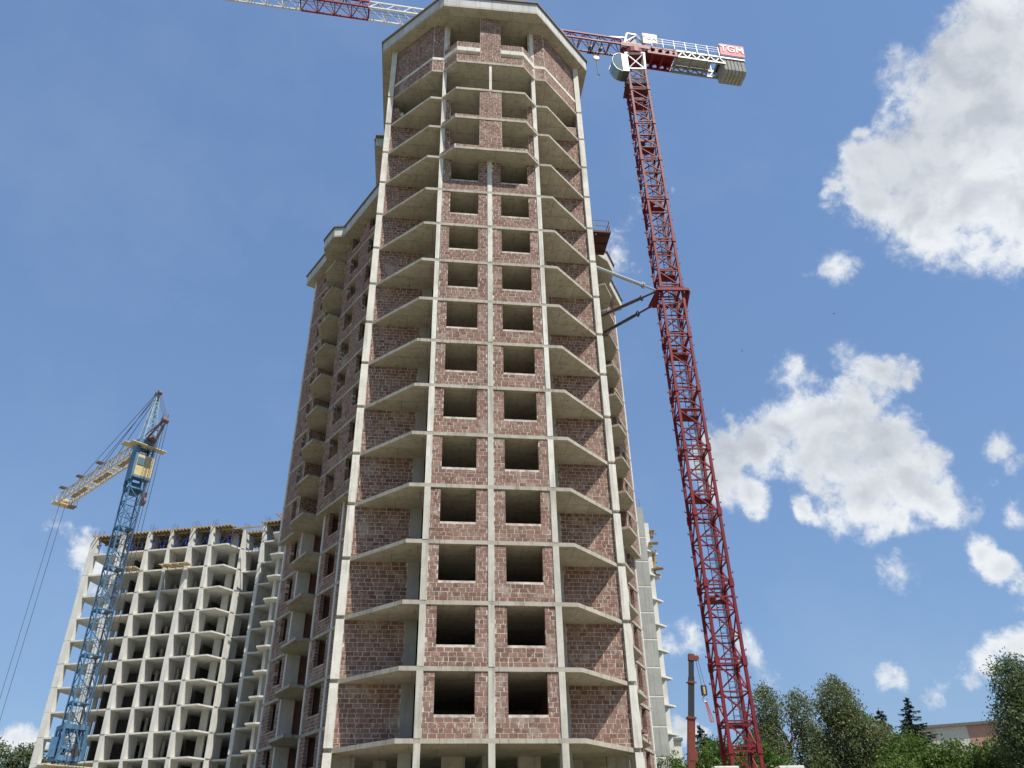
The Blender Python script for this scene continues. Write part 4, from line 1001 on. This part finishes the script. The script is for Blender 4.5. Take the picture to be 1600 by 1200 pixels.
MB().bx(hx - .06, hx + .06, -.37, -.351, mz(10.5), mz(10.95)).build('hook_mark', 'yellow', hb)
mb = MB(); import math as _m
ring_ = [(hx + .14 * _m.cos(t * .55 + 1.6), -.25, mz(10.22) + .17 * _m.sin(t * .55 + 1.6)) for t in range(0, 10)]
for p, q in zip(ring_, ring_[1:]): mb.tube(p, q, .04, n=6)
mb.build('hook', 'galvanised', hb)
mb = MB(); mb.tube((1.55, -.25, mz(12.7)), (hx - .1, -.25, mz(11.0)), .015, n=5).tube((1.7, -.25, mz(12.7)), (hx + .1, -.25, mz(11.0)), .015, n=5); mb.build('hoist_rope', 'dark_steel', MC)
mb = MB()
for dx, bx2 in ((-.02, .02), (.03, .12), (.06, .24)): mb.beam((hx + dx, -.25, mz(10.1)), (hx + bx2 + .12, -.25, mz(8.82) + abs(bx2 - .1) * .6), .05, .02)
mb.beam((hx + .14, -.25, mz(8.87)), (hx + .36, -.25, mz(8.9)), .05)
tag(mb.build('lifting_sling', 'sling_red'), 'red webbing sling hanging empty from the hook of the mobile crane', 'sling')
bpy.data.objects['lifting_sling'].matrix_world = Matrix.Translation((10.0, 54.1, GZ))
MB().bx(-5.5, 4.5, -1.25, 1.25, .7, 1.35).bx(-7.2, -5.5, -1.2, 1.2, .6, 1.3).build('carrier', 'boom_red', MC, bevel=.05)
MB().bx(-7.2, -5.3, -1.2, 1.2, 1.32, 2.0).build('driver_cab', 'boom_red', MC, bevel=.15)
MB().bx(-1.6, 1.6, -1.1, 1.1, 1.37, 1.75).build('turntable', 'boom_black', MC, bevel=.05)
wh = None
for x in (-6.2, -4.6, -1, 1.6, 3.2):
    for y in (-1.15, 1.15):
        if wh is None: wh = MB().tube((0, -.16, 0), (0, .16, 0), .55, n=20).build('wheel', 'rubber', MC, bevel=.02); w_ = wh
        else: w_ = copy_part(wh, MC)
        w_.location = (x, y, .55)

# ------------------------------------------------------------------ trees
def crown_leaves(mb, lobes, n, size, r, shell=.55, droop=0.0, cl=7, spread=.9):
    tot = sum(l[3] * l[4] * l[5] for l in lobes)
    for (cx, cy, cz, rx, ry, rz_) in lobes:
        k = max(3, int(n / cl * rx * ry * rz_ / tot))
        for i in range(k):
            while True:
                p = Vector((r.uniform(-1, 1), r.uniform(-1, 1), r.uniform(-1, 1)))
                if p.length <= 1 and (p.length > shell or r.random() < .3): break
            c = Vector((cx + p.x * rx, cy + p.y * ry, cz + p.z * rz_)); sp = spread * r.uniform(.5, 1.3)
            dirn = Vector((p.x, p.y, .5 - droop)).normalized() if p.length > .1 else Vector((0, 0, 1))
            for q in range(cl):
                t = r.uniform(-1, 1)
                a = c + dirn * t * sp * .8 + Vector((r.gauss(0, .35), r.gauss(0, .35), r.gauss(0, .35) - droop * abs(t) * .5)) * sp * .7
                u_ = Vector((r.gauss(0, 1), r.gauss(0, 1), r.gauss(0, 1) - droop)).normalized(); v_ = u_.cross(Vector((r.gauss(0, 1), r.gauss(0, 1), r.gauss(0, 1)))).normalized()
                s = size * r.uniform(.6, 1.3)
                u_ = u_ * s; v_ = v_ * s * .45
                mb.add([a - u_, a + v_, a + u_, a - v_], [(0, 1, 2, 3)])
def limb(mb, a, b, r0, r1, r, segs=4, wob=.4):
    pts = [Vector(a).lerp(Vector(b), i / segs) + Vector((r.uniform(-wob, wob), r.uniform(-wob, wob), 0)) * (0 if i in (0, segs) else 1) for i in range(segs + 1)]
    for i in range(segs): mb.tube(pts[i], pts[i + 1], r0 + (r1 - r0) * i / segs, r0 + (r1 - r0) * (i + 1) / segs, n=7)
    return pts
def tree(name, label, x, y, lobes, leafmat, n, size, seed, trunks=1, group='trees behind the cranes', trunk_r=.35, droop=0, cl=7, spread=.9, shell=.55):
    r = random.Random(seed); t = thing(name, label, 'tree', (x, y, GZ), r.uniform(0, .3) * 0, group)
    mb = MB(); top = max(l[2] + l[5] * .3 for l in lobes)
    for q in range(trunks):
        ox = (q - (trunks - 1) / 2) * .8
        l = lobes[q % len(lobes)]
        limb(mb, (0, 0, -.3), (l[0], l[1], l[2] + l[5] * .5), trunk_r, .06, r, 7, .35)
    for l in lobes:
        for q in range(3):
            limb(mb, (0, 0, max(1.0, l[2] - l[5] * 1.2 - 1.5)), (l[0] + r.uniform(-.7, .7) * l[3], l[1] + r.uniform(-.7, .7) * l[4], l[2] + r.uniform(.0, .8) * l[5]), .16, .03, r, 5, .35)
    mb.build('trunk', 'bark', t)
    cb = MB(); crown_leaves(cb, lobes, n, size, r, shell=shell, droop=droop, cl=cl, spread=spread)
    m = cb.mesh('crown', leafmat); o = bpy.data.objects.new('crown', m); COL.objects.link(o); o.parent = t
    return t
def conifer(label, x, y, h, rad, seed, group='dark conifers above the leafy trees'):
    r = random.Random(seed); t = thing('spruce_tree', label, 'tree', (x, y, GZ), 0, group)
    MB().tube((0, 0, -.3), (0, 0, h), .28, .03, n=8).build('trunk', 'bark', t)
    cb = MB(); z = 2.0
    while z < h - .2:
        f = 1 - z / h; rr = min(rad, (h - z) * .55 + .1); nb = int(5 + 6 * f)
        for i in range(nb):
            a = r.uniform(0, 6.28); ln = rr * r.uniform(.4, 1.25); z_ = z; z = z + r.uniform(-.2, .2); d = Vector((math.cos(a), math.sin(a), 0)); s = Vector((-d.y, d.x, 0))
            for j in range(int(5 + ln * 4)):
                tt = (j + .5) / (5 + ln * 4); base = d * ln * tt + Vector((0, 0, z - ln * .25 * tt + ln * .22 * tt * tt))
                for sg_ in (-1, 1):
                    tip = base + s * sg_ * r.uniform(.25, .6) * (1.1 - tt) * (.5 + f) + Vector((0, 0, r.uniform(-.35, .02))) + d * .25
                    cb.add([base - d * .1, base + d * .14, tip], [(0, 1, 2)])
                cb.add([base + Vector((0, 0, .05)), base + d * .35 + s * .06, base + d * .35 - s * .06], [(0, 1, 2)])
            z = z_
        z += .22
    m = cb.mesh('crown', 'leaf_conifer'); o = bpy.data.objects.new('crown', m); COL.objects.link(o); o.parent = t
H = lambda zr: zr + 1.6 - GZ
tree('willow_tree', 'tall thin grey green tree with two narrow crowns standing right behind the red crane mast', 31, 100.5,
     [(-1.9, 0, H(17.8), 1.7, 1.7, 2.9), (-2.6, 0, H(12.5), 2.5, 2.5, 4.2), (1.9, 0, H(17.4), 1.6, 1.6, 2.6), (2.8, 0, H(12.5), 2.2, 2.2, 3.8), (.2, 0, H(7), 4.2, 3.2, 4)], 'leaf_willow', 46000, .155, 1, trunks=2, droop=.6)
tree('willow_tree', 'large grey green tree with rounded top and drooping sides, left of the spruces', 35.6, 94,
     [(-.6, 0, H(17.0), 2.3, 2.2, 3.0), (.2, 0, H(13.4), 2.9, 3, 3.6), (2.9, 0, H(12.6), 2.3, 2, 3.0), (4.3, 0, H(9.6), 2.2, 2, 3.4), (1.0, 0, H(8), 4.6, 4, 4.2), (-3.4, 0, H(10), 1.8, 2, 3.2)], 'leaf_willow', 60000, .155, 2, trunks=2, droop=.8)
conifer('dark spruce with a broken uneven top left of its taller neighbour', 46.6, 111, H(19.6), 3.2, 5)
conifer('dark pointed spruce, tallest of the conifers on the right', 50.0, 110, H(20.6), 3.6, 6)
conifer('small dark spruce tip beside the beige apartment block', 60.5, 110, H(15.8), 2.6, 8)
conifer('small dark spruce standing between the mobile crane boom and the mast', 22.6, 108, H(17.6), 2.3, 7)
conifer('thin dark spruce top just left of the red mast', 25.0, 108, H(15.8), 1.6, 9)
for i, (px, py, zt_, rr, lab) in enumerate([
    (39.2, 88.5, 13.2, 3.0, 'round fresh green tree in front of the two dark spruces'),
    (42.8, 87, 12.2, 3.0, 'fresh green broad tree right of the spruces, a darker hollow in its side'),
    (47.4, 88, 12.3, 3.2, 'low green tree below the beige apartment block'),
    (36.0, 84, 10.2, 2.6, 'dark green low tree under the large grey green tree'),
    (51.0, 89, 12.0, 3.0, 'green bushy tree against the foot of the large right tree'),
    (15.2, 92, 12.2, 3.2, 'dark green round tree left of the mobile crane boom'),
    (19.6, 88, 12.8, 3.2, 'bright green tree between the mobile crane boom and the red mast'),
    (24.2, 91, 13.4, 3.0, 'bright green tree seen through the red mast')]):
    r_ = random.Random(i + 40)
    lob = [(0, 0, H(zt_ - 2.6), rr * .75, rr * .75, 2.6), (-rr * .5, 0, H(zt_ - 4.6), rr * .8, rr * .8, 2.8), (rr * .6, 0, H(zt_ - 4.2), rr * .7, rr * .8, 2.6), (0, -.8, H(zt_ - 7.6), rr * 1.15, rr, 3.6), (rr * .1, -1.2, H(zt_ - 5), rr * .5, rr * .5, 1.8)]
    tree('leafy_tree', lab, px, py, lob, 'leaf_green', 30000, .17, i + 20, group='leafy trees behind the site', trunk_r=.25, spread=.7)
tree('poplar_tree', 'large dark grey green tree with an upright crown at the right edge', 48.6, 82,
     [(-.4, 0, H(16.2), 1.9, 1.9, 3.0), (.9, 0, H(14.8), 2.2, 2, 3.0), (-1.8, 0, H(12.2), 1.7, 2, 3.4), (1.2, 0, H(11), 3.0, 3, 4), (.2, 0, H(7), 3.8, 3, 4), (3.4, 0, H(12), 2.2, 2, 4), (-2.6, 0, H(10.2), 1.2, 1.3, 1.8)], 'leaf_poplar', 60000, .15, 3, trunks=2, droop=.1)
tree('leafy_tree', 'olive green tree at the left picture edge, leftmost of three', -78.5, 130, [(0, 0, H(17.3), 2.8, 2.8, 3.8), (1, 0, H(13), 4, 4, 4.5), (-2, 0, H(11), 3.5, 3, 4)], 'leaf_poplar', 16000, .26, 61, group='olive trees behind the grey frame', spread=1.0)
tree('leafy_tree', 'olive green tree between the leftmost tree and the grey frame end', -73.6, 131, [(0, 0, H(17.4), 2.4, 2.5, 3.2), (-.6, 0, H(13), 3.2, 3, 4.5), (2.2, 0, H(12), 3, 3, 4)], 'leaf_poplar', 16000, .26, 62, group='olive trees behind the grey frame', spread=1.0)
tree('leafy_tree', 'olive green tree seen through the open end bay of the grey frame', -69.6, 134, [(0, 0, H(16.6), 2.6, 2.5, 3.2), (-.6, 0, H(12.5), 3.4, 3, 4.5), (3.2, 0, H(11), 3, 3, 4)], 'leaf_poplar', 16000, .26, 63, group='olive trees behind the grey frame', spread=1.0)

# ------------------------------------------------------------------ far apartment blocks
def block(label, x, y, rz_, w, d, h, mats, roof_h=.5, openings=True):
    t = thing('apartment_block', label, 'building', (x, y, GZ), R(rz_))
    x0 = -w / 2; k = len(mats)
    for i, m_ in enumerate(mats): MB().bx(x0 + w * i / k, x0 + w * (i + 1) / k - .003, -d / 2 - (.0 if i % 2 else .02), d / 2, 0, h).build('wall', m_, t)
    MB().bx(-w / 2 - .4, w / 2 + .4, -d / 2 - .5, d / 2 + .5, h, h + roof_h).build('roof', 'roof_trim', t)
    for fl in range(int(h // 3)):
        for j in range(int(w // 4)):
            if openings: MB().bx(x0 + 1.3 + j * 4, x0 + 2.9 + j * 4, -d / 2 - .05, -d / 2 + .1, fl * 3 + 1.2, fl * 3 + 2.6).build('window', 'cab_glass', t)
block('distant beige and pink apartment block showing above the trees at right', 77.8, 157.5, -22, 15, 12, H(23.4), ['render_beige', 'render_cream', 'render_pink'], .45, False)
block('distant pale flat roofed block low beside the right edge of the tower', 30.5, 203, 0, 12, 12, H(28.6), ['render_cream'], .6, False)
def bird(label, x, y, z, rot, s):
    mb = MB(); mb.add([(-.1, 0, 0), (.05, .1, .03), (0, .55, .12), (.12, .1, .03), (.3, 0, 0), (.12, -.1, .03), (0, -.55, .12), (.05, -.1, .03)], [(0, 1, 3, 4, 5, 7), (1, 2, 3), (5, 6, 7)])
    mb.tube((-.3, 0, 0), (0, 0, .02), .02, .07, n=6).tube((0, 0, .02), (.3, 0, 0), .07, .03, n=6)
    o = mb.build('bird', 'bird_dark'); o.location = (x, y, z); o.rotation_euler = (R(35), R(10), rot); o.scale = (s, s, s)
    tag(o, label, 'bird', 'birds in the open sky')
bird('small dark bird high in the sky right of the red mast', 67.3, 134.05, 102.4, 1.0, 1.0)
bird('tiny dark bird lower and nearer to the red mast', 49.37, 141.64, 98.7, 2.2, .7)
